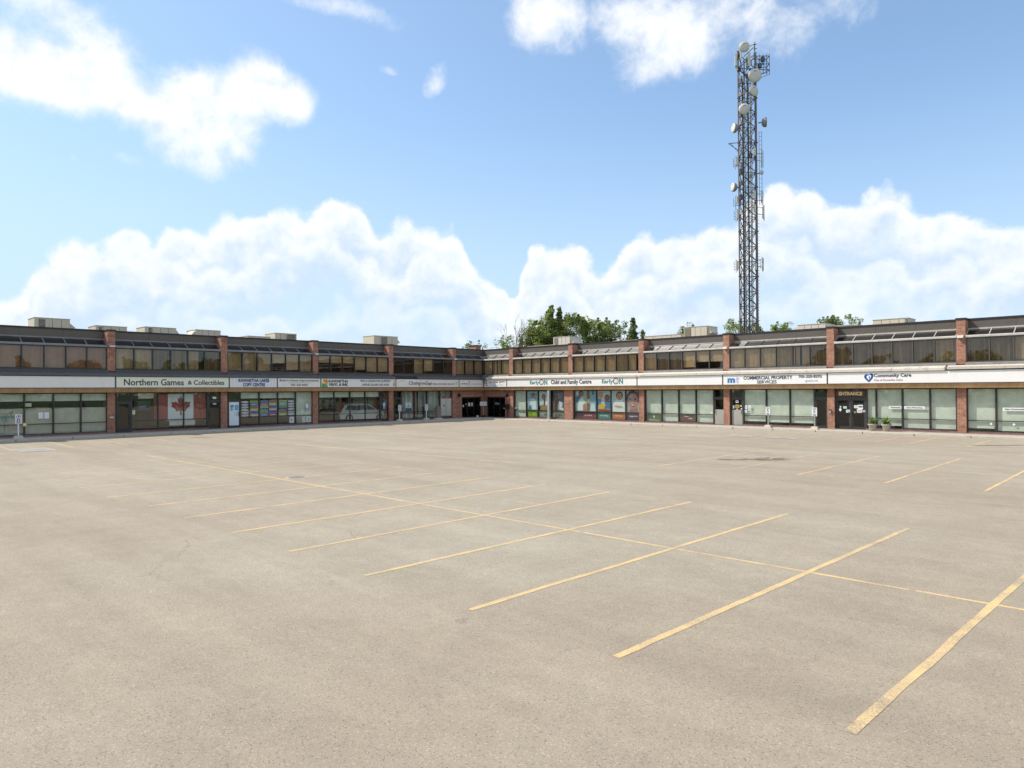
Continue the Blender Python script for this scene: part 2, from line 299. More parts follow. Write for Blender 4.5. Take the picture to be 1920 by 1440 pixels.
M = dict(
    asphalt=make_asphalt(),
    paint=make_paint('yellow_line_paint', (0.74, 0.51, 0.235), 0.39, 0.56),
    paint_worn=make_paint('worn_line_paint', (0.66, 0.47, 0.25), 0.40, 0.58),
    paint_faint=make_paint('faded_line_paint', (0.50, 0.41, 0.28), 0.44, 0.68),
    paint_blue=make_paint('faded_blue_paint', (0.34, 0.44, 0.50), 0.44, 0.66),
    paint_white=make_paint('faded_white_paint', (0.66, 0.66, 0.62), 0.42, 0.62),
    blotch=make_paint('dark_patch_paint', (0.12, 0.105, 0.09), 0.40, 0.68),  # thin dark patches laid over the asphalt
    brick=make_brick('red_brick', (0.45, 0.175, 0.095), (0.29, 0.092, 0.052), (0.44, 0.35, 0.27)),
    paver=make_brick('pink_brick_paving', (0.30, 0.14, 0.12), (0.24, 0.105, 0.09), (0.28, 0.2, 0.17)),
    concrete=make_weathered('pavement_concrete', (0.46, 0.41, 0.34), (0.30, 0.26, 0.21), 0.9, 0, 0.6),
    concrete_l=make_weathered('kerb_concrete', (0.52, 0.46, 0.37), (0.34, 0.29, 0.23), 0.9, 0, 0.6),
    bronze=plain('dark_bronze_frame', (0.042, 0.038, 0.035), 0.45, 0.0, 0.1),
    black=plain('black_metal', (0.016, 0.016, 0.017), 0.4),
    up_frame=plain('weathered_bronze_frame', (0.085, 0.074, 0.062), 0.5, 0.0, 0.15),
    parapet=make_weathered('brown_metal_cladding', (0.118, 0.098, 0.080), (0.09, 0.075, 0.06), 0.55, 0.0, 0.5),
    coping=plain('dark_coping', (0.018, 0.018, 0.021), 0.5),
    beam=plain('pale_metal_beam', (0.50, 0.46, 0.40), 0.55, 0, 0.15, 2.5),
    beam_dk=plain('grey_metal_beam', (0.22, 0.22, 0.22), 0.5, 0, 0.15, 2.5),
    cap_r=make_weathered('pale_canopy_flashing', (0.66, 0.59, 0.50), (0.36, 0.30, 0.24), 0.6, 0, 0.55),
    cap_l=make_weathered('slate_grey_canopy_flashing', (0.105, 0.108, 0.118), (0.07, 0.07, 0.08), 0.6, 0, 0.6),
    sill=plain('grey_window_ledge', (0.25, 0.235, 0.21), 0.6, 0, 0.2, 2),
    wood=make_planks('wooden_soffit_boards', (0.42, 0.245, 0.105), (0.50, 0.31, 0.145), 0.14),
    sign=make_weathered('pale_sign_face', (0.84, 0.79, 0.73), (0.68, 0.65, 0.61), 0.5, 0, 0.3, .15),
    sign_w=make_weathered('white_sign_face', (0.84, 0.81, 0.77), (0.72, 0.70, 0.67), 0.45, 0, 0.3, .15),
    sign_c=make_weathered('cream_sign_face', (0.82, 0.81, 0.66), (0.76, 0.75, 0.60), 0.45, 0, 0.3, .15),
    sign_frame=plain('sign_frame_metal', (0.05, 0.055, 0.06), 0.5),
    roof=plain('roof_gravel', (0.20, 0.19, 0.18), 0.95, 0, 0.2, 2, 0.3, 0.3),
    inner=plain('interior_wall', (0.40, 0.37, 0.32), 0.9, 0, 0.1),
    inner_floor=plain('interior_floor', (0.20, 0.18, 0.16), 0.7),
    hvac=make_weathered('beige_unit_metal', (0.62, 0.53, 0.39), (0.46, 0.37, 0.26), 0.6, 0, 0.5),
    hvac_w=make_weathered('pale_unit_metal', (0.62, 0.55, 0.44), (0.42, 0.37, 0.30), 0.6, 0, 0.4),
    grille=plain('unit_grille', (0.10, 0.085, 0.07), 0.8, 0, 0.45, 9),
    rust=plain('rusty_metal', (0.16, 0.07, 0.04), 0.8, 0, 0.3, 8),
    steel=plain('galvanised_steel', (0.098, 0.088, 0.092), 0.5, 0.2, 0.2, 1.0),
    steel_r=plain('rust_toned_steel', (0.20, 0.15, 0.135), 0.6, 0.2, 0.25, 0.8),
    dish=plain('off_white_dish', (0.66, 0.62, 0.54), 0.55, 0, 0.05),
    dish_rim=plain('grey_dish_shroud', (0.30, 0.28, 0.27), 0.6, 0, 0.1),
    white=plain('white_paint', (0.78, 0.77, 0.75), 0.5, 0, 0.04),
    greypost=plain('grey_post', (0.36, 0.37, 0.36), 0.5, 0.2, 0.1),
    bark=plain('bark', (0.14, 0.10, 0.07), 0.95, 0, 0.3, 6),
    leafA=make_leaf('conifer_leaves', (0.15, 0.20, 0.045), (0.27, 0.32, 0.08), (0.42, 0.43, 0.15)),
    leafB=make_leaf('broadleaf_leaves', (0.17, 0.24, 0.05), (0.30, 0.37, 0.085), (0.45, 0.47, 0.16)),
    leafC=make_leaf('dark_conifer_leaves', (0.12, 0.165, 0.055), (0.22, 0.275, 0.09), (0.37, 0.39, 0.15)),
    leafR=make_leaf('rusty_leaves', (0.20, 0.09, 0.03), (0.28, 0.13, 0.05), (0.16, 0.12, 0.04)),
    leafP=make_leaf('plant_leaves', (0.10, 0.20, 0.02), (0.22, 0.34, 0.05), (0.40, 0.46, 0.12)),
    soil=plain('dark_soil', (0.03, 0.02, 0.018), 0.95, 0, 0.3, 20),
    stone=plain('stone_pot', (0.42, 0.37, 0.30), 0.9, 0, 0.15, 8, 0.3, 0.2),
    pebble=plain('pebbled_concrete', (0.24, 0.20, 0.16), 0.95, 0, 0.45, 25, 0.3, 0.3),
    blind_g=make_blind('pale_green_roller_blind', (0.74, 0.755, 0.655), 0.02),
    blind_k=make_blind('grey_green_roller_blind', (0.50, 0.49, 0.40), 0.02),
    blind_w=make_blind('white_vertical_blind', (0.62, 0.64, 0.60), 0.12),
    blind_b=make_blind('beige_vertical_blind', (0.76, 0.68, 0.53), 0.13),
    blind_d=make_blind('brown_vertical_blind', (0.40, 0.345, 0.28), 0.18),
    blind_r=make_blind('reddish_brown_blind', (0.60, 0.37, 0.31), 0.08),
    panel_t=plain('tan_door_panel', (0.36, 0.345, 0.29), 0.6, 0, 0.06),
    gold=plain('gold_letters', (0.70, 0.52, 0.26), 0.5),
    maroon=plain('maroon_board', (0.09, 0.020, 0.018), 0.5),
    ink=plain('black_letters', (0.022, 0.022, 0.024), 0.5),
    ink_g=plain('grey_letters', (0.055, 0.065, 0.085), 0.5), ink_n=plain('navy_letters', (0.030, 0.05, 0.19), 0.5),
    ink_b=plain('blue_letters', (0.03, 0.19, 0.48), 0.5), ink_t=plain('teal_letters', (0.035, 0.22, 0.21), 0.5),
    ink_lb=plain('pale_blue_letters', (0.42, 0.52, 0.66), 0.5), ink_o=plain('orange_letters', (0.75, 0.28, 0.10), 0.5),
    ink_w=plain('white_letters', (0.85, 0.85, 0.85), 0.5), ink_gold=plain('olive_arc', (0.62, 0.57, 0.26), 0.5),
    ink_p=plain('rose_letters', (0.50, 0.22, 0.22), 0.5),
    carpaint=plain('white_car_paint', (0.72, 0.72, 0.70), 0.25, 0, 0.02), tyre=plain('tyre_rubber', (0.02, 0.02, 0.02), 0.85),
    rim=plain('alloy_rim', (0.35, 0.35, 0.36), 0.3, 0.8), carglass=plain('car_glass', (0.015, 0.017, 0.02), 0.08), tail=plain('tail_lamp_red', (0.35, 0.02, 0.02), 0.25),
    glass=make_glass('clear_shop_glass', (0.94, 0.965, 0.94), 0.05, 0.0, 0.10),
    glass_dk=make_glass('tinted_door_glass', (0.40, 0.40, 0.38), 0.05, 0.0, 0.06),
    glass_br=make_glass('bronze_tinted_glass', (0.80, 0.755, 0.68), 0.045, 0.0, 0.06),
    glass_sky=make_glass('skylight_glass', (0.14, 0.16, 0.15), 0.22, 0.02, 0.1),
    glass_sky_grey=make_glass('grey_reflection_skylight', (0.30, 0.33, 0.30), 0.42, 0.05, 0.1),  # same glass; grey sky reflection put into tint and mirror strength
    glass_sky_pale=make_glass('glaring_skylight_glass', (0.4, 0.4, 0.4), 0.72, 0.08, 0.1),  # same glass; white sky glare put in by raised mirror strength
    glass_sky_blue=make_glass('dark_reflection_skylight', (0.10, 0.11, 0.13), 0.16, 0.02, 0.1),  # same glass; dark blue sky reflection put into the tint
    printm=make_print(),
    grass=plain('grass_verge', (0.07, 0.10, 0.03), 0.95, 0, 0.4, 0.6),
)

# ------------------------------------------------------------------ mesh helpers
class MB:
    def __init__(s): s.v = []; s.f = []; s.mi = []; s.cur = 0
    def add(s, vs, fs):
        o = len(s.v); s.v += [tuple(v) for v in vs]; s.f += [tuple(i + o for i in f) for f in fs]; s.mi += [s.cur] * len(fs); return s
    def box(s, x0, x1, y0, y1, z0, z1):
        return s.add([(x0,y0,z0),(x1,y0,z0),(x1,y1,z0),(x0,y1,z0),(x0,y0,z1),(x1,y0,z1),(x1,y1,z1),(x0,y1,z1)],
                     [(0,3,2,1),(4,5,6,7),(0,1,5,4),(1,2,6,5),(2,3,7,6),(3,0,4,7)])
    def prism(s, prof, x0, x1):
        """profile of (y, z) points swept along x"""
        n = len(prof); v = [(x0, y, z) for y, z in prof] + [(x1, y, z) for y, z in prof]
        f = [tuple(range(n)), tuple(range(2 * n - 1, n - 1, -1))] + [(i, i + n, (i + 1) % n + n, (i + 1) % n) for i in range(n)]
        return s.add(v, f)
    def tube(s, a, b, ra, rb=None, n=8):
        a, b = Vector(a), Vector(b); rb = ra if rb is None else rb
        d = (b - a).normalized(); q = d.orthogonal().normalized(); w = d.cross(q)
        v = []
        for p, r in ((a, ra), (b, rb)):
            for i in range(n):
                t = 2 * math.pi * i / n; v.append(p + (q * math.cos(t) + w * math.sin(t)) * r)
        f = [(i, (i + 1) % n, (i + 1) % n + n, i + n) for i in range(n)] + [tuple(range(n - 1, -1, -1)), tuple(range(n, 2 * n))]
        return s.add(v, f)
    def lathe(s, prof, c=(0, 0, 0), n=20):
        v = []; f = []
        for r, z in prof:
            for i in range(n):
                t = 2 * math.pi * i / n; v.append((c[0] + r * math.cos(t), c[1] + r * math.sin(t), c[2] + z))
        for k in range(len(prof) - 1):
            for i in range(n): f.append((k*n+i, k*n+(i+1) % n, (k+1)*n+(i+1) % n, (k+1)*n+i))
        f.append(tuple(range(n - 1, -1, -1))); f.append(tuple(range((len(prof)-1)*n, len(prof)*n)))
        return s.add(v, f)
    def mesh(s, name, mats, smooth=False):
        me = bpy.data.meshes.new(name); me.from_pydata(s.v, [], s.f)
        for m in (mats if isinstance(mats, (list, tuple)) else [mats]): me.materials.append(m)
        if any(s.mi): me.polygons.foreach_set('material_index', s.mi)
        if smooth: me.polygons.foreach_set('use_smooth', [True] * len(me.polygons))
        me.update(); return me
    def obj(s, name, mats, parent=None, smooth=False, bevel=0):
        return link(name, s.mesh(name, mats, smooth), parent, bevel)
def link(name, data, parent=None, bevel=0):
    o = bpy.data.objects.new(name, data); COL.objects.link(o)
    if parent: o.parent = parent
    if bevel:
        b = o.modifiers.new('edge', 'BEVEL'); b.width = bevel; b.segments = 2; b.limit_method = 'ANGLE'
    return o
def empty(name, loc=(0, 0, 0), rz=0):
    o = bpy.data.objects.new(name, None); COL.objects.link(o); o.location = loc; o.rotation_euler = (0, 0, rz); o.empty_display_size = 0.3; return o
def tag(o, label, cat, group=None, kind=None):
    if label: o['label'] = label
    if cat: o['category'] = cat
    if group: o['group'] = group
    if kind: o['kind'] = kind
    return o
def copy_tree(o, parent=None):
    c = o.copy(); COL.objects.link(c)
    if parent: c.parent = parent
    for ch in o.children: copy_tree(ch, c)
    return c
# wing frames: local x runs left-to-right in the picture, y runs into the building
def wing(o, w, u, y=0, z=0):
    if w == 'R': o.location = (u, y, z); o.rotation_euler = (0, 0, 0)
    else: o.location = (-y, u, z); o.rotation_euler = (0, 0, math.pi / 2)
    return o
def wempty(name, w, u, y=0, z=0): return wing(empty(name), w, u, y, z)

def srgb(c): return tuple((v / 12.92 if v <= 0.04045 else ((v + 0.055) / 1.055) ** 2.4) for v in c)
def hexc(h): return srgb(tuple(int(h[i:i+2], 16) / 255 for i in (0, 2, 4)))
def print_mesh(name, shapes, step=0.0015):
    """flat print as coloured shapes; each later shape lies a hair in front. coordinates (x, z), facing -y"""
    v, f, cols = [], [], []
    for k, sh in enumerate(shapes):
        kind, col = sh[0], hexc(sh[1]); y = -k * step
        if kind == 'rect':
            x0, x1, z0, z1 = sh[2:6]; pts = [(x0, z0), (x1, z0), (x1, z1), (x0, z1)]
        elif kind == 'ell':
            cx, cz, rx, rz = sh[2:6]; a0 = sh[6] if len(sh) > 6 else 0
            pts = []
            for i in range(18):
                t = 2 * math.pi * i / 18; px, pz = rx * math.cos(t), rz * math.sin(t)
                pts.append((cx + px * math.cos(a0) - pz * math.sin(a0), cz + px * math.sin(a0) + pz * math.cos(a0)))
        elif kind == 'poly': pts = sh[2]
        o = len(v); v += [(x, y, z) for x, z in pts]; f.append(tuple(range(o, o + len(pts)))); cols.append(col)
    me = bpy.data.meshes.new(name); me.from_pydata(v, [], f); me.materials.append(M['printm'])
    ca = me.color_attributes.new('print', 'FLOAT_COLOR', 'CORNER')
    data = []
    for p in me.polygons: data += [(*cols[p.index], 1.0)] * p.loop_total
    ca.data.foreach_set('color', [c for d in data for c in d]); me.update()
    return me
def text_mesh(name, s, w, h, material, bold=0.0, shear=0.0, space=1.0, depth=0.012):
    """lettering fitted into w x h, centred on the origin, facing -y"""
    cu = bpy.data.curves.new('t', 'FONT'); cu.body = s; cu.offset = bold; cu.shear = shear; cu.space_character = space; cu.extrude = 0.01; cu.resolution_u = 3
    cu.align_x = 'LEFT'
    ob = bpy.data.objects.new('t', cu); COL.objects.link(ob)
    bpy.context.view_layer.update()
    me = bpy.data.meshes.new_from_object(ob.evaluated_get(bpy.context.evaluated_depsgraph_get()))
    bpy.data.objects.remove(ob); bpy.data.curves.remove(cu)
    n = len(me.vertices); co = np.empty(n * 3); me.vertices.foreach_get('co', co); co = co.reshape(-1, 3)
    mn, mx = co.min(0), co.max(0); c = (mn + mx) / 2; sp = mx - mn
    x = (co[:, 0] - c[0]) / sp[0] * w; z = (co[:, 1] - c[1]) / sp[1] * h; y = -(co[:, 2] - mn[2]) / sp[2] * depth
    me.vertices.foreach_set('co', np.stack([x, y, z], 1).ravel()); me.materials.clear(); me.materials.append(material); me.name = name; me.update()
    return me
def put_text(parent, s, cx, cz, w, h, material, y=0.0, name='lettering', **kw):
    o = link(name, text_mesh(name, s, w, h, material, **kw), parent); o.location = (cx, y, cz); return o
def put_print(parent, shapes, cx, cz, y=0.0, name='poster'):
    o = link(name, print_mesh(name, shapes), parent); o.location = (cx, y, cz); return o

# ------------------------------------------------------------------ ground
def sheet(name, x0, x1, y0, y1, z, m, thick=0.0, nx=1, ny=1):
    b = MB(); b.add([(x0,y0,z),(x1,y0,z),(x1,y1,z),(x0,y1,z)], [(0,1,2,3)]); return b.obj(name, m)
g = sheet('ground', -900, 900, -900, 900, -0.012, M['grass']); tag(g, 'grassy ground stretching away around the car park', None, kind='structure')
lot = sheet('parking_lot', 0, 92, -96, 0, 0.0, M['asphalt']); tag(lot, 'wide sun-bleached asphalt car park surface', None, kind='structure')
PZ = 0.07
def pavement(w, u0, u1):
    root = wempty('pavement', w, 0); tag(root, 'concrete pavement along the ' + ('sunlit' if w == 'R' else 'shaded') + ' wing', None, kind='structure')
    rnd = random.Random(3)
    step = 2.95; u = u0; k = 0
    cl = MB(); cl.box(0.012, step - 0.012, -3.38, -0.55, -0.2, PZ); me = cl.mesh('concrete_slab', M['concrete'])
    kb = MB(); kb.prism([(-3.55, -0.2), (-3.55, PZ + 0.045), (-3.53, PZ + 0.06), (-3.40, PZ + 0.06), (-3.385, PZ + 0.045), (-3.385, -0.2)], 0.03, step - 0.03); mk = kb.mesh('kerb_stone', M['concrete_l'])
    while u < u1 - 0.1:
        o = link('concrete_slab', me, root); o.location = (u, 0, rnd.uniform(-0.004, 0.004))
        o = link('kerb_stone', mk, root); o.location = (u, rnd.uniform(-.01, .01), rnd.uniform(-0.006, 0.006)); u += step
    b = MB(); b.box(u0, u1, -3.39, 0.0, -0.2, PZ - 0.015); b.obj('joint_bed', M['soil'], root)
    p = MB(); p.box(u0, u1, -0.548, 0.02, -0.1, PZ + 0.012); p.obj('brick_edging', M['paver'], root)
pavement('R', 3.6, 3.6 + 2.95 * 17)
pavement('L', -3.6 - 2.95 * 17, -3.6)
cp = empty('pavement'); tag(cp, 'concrete pavement in the shaded inner corner by the two entrances', None, kind='structure')
for i in range(2):
    for j in range(2):
        b = MB(); b.box(0.012 + i*1.8, 1.788 + i*1.8, -1.788 - j*1.8, -0.012 - j*1.8, -0.2, PZ); b.obj('concrete_slab', M['concrete'], cp)

def line(name, p0, p1, width, m, label, z=0.002):
    """painted strip with slightly ragged edges"""
    a, b_ = Vector((*p0, 0)), Vector((*p1, 0)); L = (b_ - a).length; d = (b_ - a) / L; nrm = Vector((-d.y, d.x, 0)); n = max(2, int(L / 0.35))
    rnd = random.Random(int(abs(p0[0] * 31 + p0[1] * 17 + p1[0]) * 10)); v = []; off = 0
    for i in range(n + 1):
        off = off * 0.8 + rnd.uniform(-.006, .006); w1 = width / 2 + rnd.uniform(-.006, .006); w2 = width / 2 + rnd.uniform(-.006, .006)
        c = a + d * (L * i / n) + nrm * off; v += [tuple(c - nrm * w1)[:2] + (z,), tuple(c + nrm * w2)[:2] + (z,)]
    b = MB(); b.add(v, [(2*i, 2*i+2, 2*i+3, 2*i+1) for i in range(n)])
    o = b.obj(name, m); tag(o, label, None, kind='structure'); return o
LW = 0.10
# (s = distance along the left wing, x) -> world (x, -s)
line('painted_line', (19.4, -39.8), (44.9, -39.73), LW * .8, M['paint'], 'long yellow centre line of the near double row of bays')
line('painted_line', (45.0, -39.73), (51.0, -39.70), LW * .8, M['paint'], 'nearest stretch of yellow centre line')
line('painted_line', (51.08, -39.69), (66, -39.66), LW * .8, M['paint'], 'yellow centre line running off at the right')
for k in range(14):
    xn = (54.36, 51.84, 49.40, 47.02, 44.52, 42.10, 39.64, 37.16, 34.73, 32.3, 29.5, 27.0, 24.5, 21.9)[k]; xf = (54.7, 52.2, 49.72, 47.18, 44.65, 42.03, 39.59, 37.08, 34.71, 32.2, 29.6, 27.1, 24.6, 22.1)[k]
    line('painted_line', (xn, -44.72 - (.3 if k > 8 else 0.0)), (xf, -34.8 - (.4 if k > 11 else 0)), LW, M['paint'] if k < 13 else M['paint_worn'], 'yellow bay line crossing the near double row', 0.0035)
line('painted_line', (32.0, -23.3), (40.5, -23.0), LW*.7, M['paint_faint'], 'faded centre line of the far double row')
line('painted_line', (40.5, -23.0), (58, -22.6), LW*.8, M['paint_worn'], 'worn centre line of the far double row')
for x, s0, s1, mk in [(29.4, 27.9, 20.5, 'paint_faint'), (31.9, 27.8, 18.8, 'paint_faint'), (34.4, 27.8, 18.6, 'paint_worn'), (36.95, 27.7, 19.0, 'paint_worn'), (39.4, 28.0, 18.8, 'paint'), (42.0, 27.6, 18.7, 'paint_worn'), (44.4, 27.3, 18.4, 'paint'), (47.2, 27.66, 17.4, 'paint'), (49.8, 27.65, 17.6, 'paint'), (52.3, 27.6, 17.6, 'paint')]:
    line('painted_line', (x, -s0), (x, -s1), LW * .9, M[mk], 'yellow bay line of the far double row near the sunlit wing', 0.0035)
line('painted_line', (18.5, -31.9), (34.4, -30.8), LW * .9, M['paint'], 'pale line across the middle of the car park')
for k in range(6):
    x = 10.8 + 2.6 * k
    line('painted_line', (x, -22.0 + .3 * k), (x + .2, -12.8), LW * .7, M['paint_faint'], 'faded bay line towards the inner corner', 0.003)
line('painted_line', (10, -17.6), (27, -17.2), LW * .7, M['paint_faint'], 'faded line near the inner corner')
for k in range(13):
    s = 43.37 - 2.62 * k
    line('painted_line', (5.1, -s + .1), (11.7, -s - .15), LW * .8, M['paint'] if 1 <= k < 5 else M['paint_worn'] if k < 8 else M['paint_faint'], 'bay line in front of the shaded wing', 0.003)
for x, s0, s1, mk in [(48.7, 4.7, 10.6, 'paint'), (46.1, 4.7, 10.7, 'paint'), (43.4, 4.7, 10.4, 'paint'), (41.7, 5.2, 10.3, 'paint_worn'), (39.9, 4.9, 9.4, 'paint'), (37.6, 4.9, 9.6, 'paint_worn'), (35.1, 4.9, 9.6, 'paint_worn'), (32.9, 4.9, 9.6, 'paint_worn'), (30.3, 4.9, 9.8, 'paint_faint'), (27.7, 4.9, 9.8, 'paint_faint'), (25.1, 4.9, 9.8, 'paint_faint')]:
    line('painted_line', (x, -s0), (x, -s1), LW * .8, M[mk], 'bay line in front of the sunlit wing', 0.003)
def blue_box(x0, x1, y0, y1, label):
    b = MB(); b.add([(x0,y0,.012),(x1,y0,.012),(x1,y1,.012),(x0,y1,.012)], [(0,1,2,3)])
    o = b.obj('painted_square', M['paint_blue']); tag(o, label, None, kind='structure')
    w = 0.1; b = MB()
    for (a, c, d, e) in [(x0-w, x1+w, y0-w, y0), (x0-w, x1+w, y1, y1+w), (x0-w, x0, y0, y1), (x1, x1+w, y0, y1)]:
        b.add([(a,d,.012),(c,d,.012),(c,e,.012),(a,e,.012)], [(0,1,2,3)])
    b.obj('painted_border', M['paint_white'], o)
    # wheelchair mark
    sh = MB(); cx, cy = (x0+x1)/2, (y0+y1)/2
    r1, r2 = .34, .26; n = 16
    ring = [(cx - .05 + r*math.cos(t*2*math.pi/n), cy - .15 + r*math.sin(t*2*math.pi/n), .016) for r in (r1, r2) for t in range(n)]
    sh.add(ring, [(i, (i+1) % n, (i+1) % n + n, i + n) for i in range(n)])
    sh.add([(cx-.12,cy-.1,.0165),(cx-.02,cy-.1,.0165),(cx-.02,cy+.45,.0165),(cx-.12,cy+.45,.0165)], [(0,1,2,3)])
    sh.obj('wheelchair_mark', M['paint_white'], o)
blue_box(10.6, 12.8, -43.3, -42.0, 'faded blue accessible-bay square at the far left of the car park')
blue_box(33.3, 34.9, -11.0, -9.7, 'blue accessible-bay square on the asphalt, left one of two')
blue_box(36.1, 37.5, -11.0, -9.7, 'blue accessible-bay square on the asphalt, right one of two')
def blot(name, cx, cy, rx, ry, ang, m, label, arms=0, seed=1, z=0.014):
    rnd = random.Random(seed); b = MB()
    def one(cx, cy, rx, ry, ang, n=28):
        ph = [rnd.uniform(0, 6.28) for _ in range(4)]; v = []
        for i in range(n):
            t = 2*math.pi*i/n; r = 1 + .16*math.sin(3*t+ph[0]) + .12*math.sin(5*t+ph[1]) + .08*math.sin(9*t+ph[2])
            x, y = rx*r*math.cos(t), ry*r*math.sin(t); v.append((cx + x*math.cos(ang) - y*math.sin(ang), cy + x*math.sin(ang) + y*math.cos(ang), z))
        b.add(v, [tuple(range(n))])
    one(cx, cy, rx, ry, ang)
    o = b.obj(name, m); tag(o, label, None, kind='structure'); return o
# branching dark patch in the far bays, drawn as one outline of streaks
def streaks():
    b = MB(); rnd = random.Random(5)
    segs = [((-1.9,.05),(1.6,.1),.10),((-1.1,.02),(-.2,.5),.10),((-.3,.0),(.7,.75),.12),((.2,.1),(1.2,.85),.10),((.6,.1),(1.9,.55),.11),((-.2,-.02),(.6,-.55),.10),((.5,0),(1.5,-.45),.10),((-1.5,-.02),(-.6,-.3),.07),((1.2,.1),(2.1,.15),.08)]
    zz = 0.014
    for (x0,y0),(x1,y1),w in segs:
        n = 7; v = []; d = Vector((x1-x0,y1-y0)); nn = Vector((-d.y,d.x)).normalized()
        for i in range(n+1):
            t = i/n; ww = w*(1-.75*t)*rnd.uniform(.8,1.6); c = Vector((x0,y0)) + d*t + nn*rnd.uniform(-.05,.05)
            for sgn in (-1, 1):
                p = c + nn*ww*sgn; q = Vector((p.x*.72-p.y*.69*1.4, p.x*.69+p.y*.72*1.4)) * .8; v.append((41.1+q.x, -23.4+q.y, zz))
        b.add(v, [(2*i,2*i+2,2*i+3,2*i+1) for i in range(n)]); zz += .0004
    o = b.obj('dark_patch', M['blotch']); tag(o, 'dark branching patch across a bay line in front of the sunlit wing', None, kind='structure')
streaks()
blot('dark_patch', 47.0, -8.7, 1.35, 0.26, R(44), M['blotch'], 'flat dark patch near the kerb at the right end of the sunlit wing', seed=4)
blot('dark_patch', 8.9, -33.2, 0.7, 0.22, R(44), M['blotch'], 'small dark patch at the edge of the shade on the left', seed=8)
# manhole
mh = empty('manhole_cover', (32.1, -39.15, 0)); tag(mh, 'round iron manhole cover beside the yellow centre line', 'manhole cover')
b = MB(); b.lathe([(.29, 0.0), (.29, .008), (.27, .010)], n=24); b.obj('cover', M['pebble'], mh)
b = MB(); b.lathe([(.36, -.02), (.36, .005), (.30, .005)], n=24); b.obj('rim', M['concrete'], mh)

# ------------------------------------------------------------------ the building
PW = 0.50; BAY = 7.925; PC = [3.92 + .03 + BAY * k + .22 for k in range(7)]      # pier centres, distance from the corner
PC = [4.18 + BAY * k - .06 * (k > 0) for k in range(7)]
BLD = empty('commercial_building'); tag(BLD, 'two-storey L-shaped brick shopping plaza with dark parapet and bands of windows', 'building')
def part(w, u, name, me, parent=None, y=0, z=0):
    o = link(name, me, BLD); wing(o, w, u, y, z); return o
END = PC[-1] + .25
# shells
b = MB()
b.box(-15.7, END, 15.5, 15.8, -.2, 6.9)             # back wall of right wing
b.box(END - .3, END, .9, 15.5, -.2, 6.9)             # end wall
b.box(-16.0, -15.7, -END, 15.8, -.2, 6.9)            # back wall of left wing
b.box(-15.7, -.9, -END, -END + .3, -.2, 6.9)         # end wall
b.obj('outer_wall', M['brick'], BLD)
b = MB(); b.box(-15.7, END - .3, 9.0, 9.15, .05, 2.95); b.box(-9.15, -9.0, -END + .3, 8.9, .05, 2.95)
b.box(-15.7, END - .3, 5.0, 5.12, 4.42, 6.78); b.box(-5.12, -5.0, -END + .3, 4.9, 4.42, 6.78)
b.obj('inner_wall', M['inner'], BLD)
b = MB(); b.box(.25, END - .3, .25, 15.5, -.1, .05); b.box(-15.7, -.25, -END + .3, 15.5, -.1, .05); b.obj('ground_floor', M['inner_floor'], BLD)
b = MB(); b.box(.16, END - .3, .16, 15.5, 2.95, 4.42); b.box(-15.7, -.16, -END + .3, 15.5, 2.95, 4.42); b.obj('upper_floor', M['inner'], BLD)
b = MB(); b.box(-.85, END + .02, .85, 15.8, 6.80, 6.95); b.box(-16.0, -.852, -END - .02, 15.8, 6.80, 6.95); b.obj('roof', M['roof'], BLD)

# pier
def pier_mesh(u0, u1, z0=0.0, z1=7.24, back=.95):
    b = MB(); b.box(u0, u1, -.05, back, z0, z1); return b
pier = MB(); pier.box(-.25, .25, -.06, .95, 4.40, 7.20); pier = pier.mesh('upper_brick_pier', M['brick'])
pierg = MB(); pierg.box(-.25, .25, -.06, .95, PZ - .03, 2.90); pierg = pierg.mesh('brick_pier', M['brick'])
cap = MB(); cap.box(-.29, .29, -.10, 1.0, 7.20, 7.31); capm = cap.mesh('pier_cap', M['coping'])
for w in 'LR':
    for k, c in enumerate(PC):
        u = c if w == 'R' else -c
        part(w, u, 'brick_pier', pierg); p = part(w, u, 'upper_brick_pier', pier); q = link('pier_cap', capm, p)
# wide ground-floor pier at the second bay of the right wing
b = MB(); b.box(11.24, PC[1] - .2505, -.055, .30, PZ - .03, 2.90); b.obj('brick_pier', M['brick'], BLD)

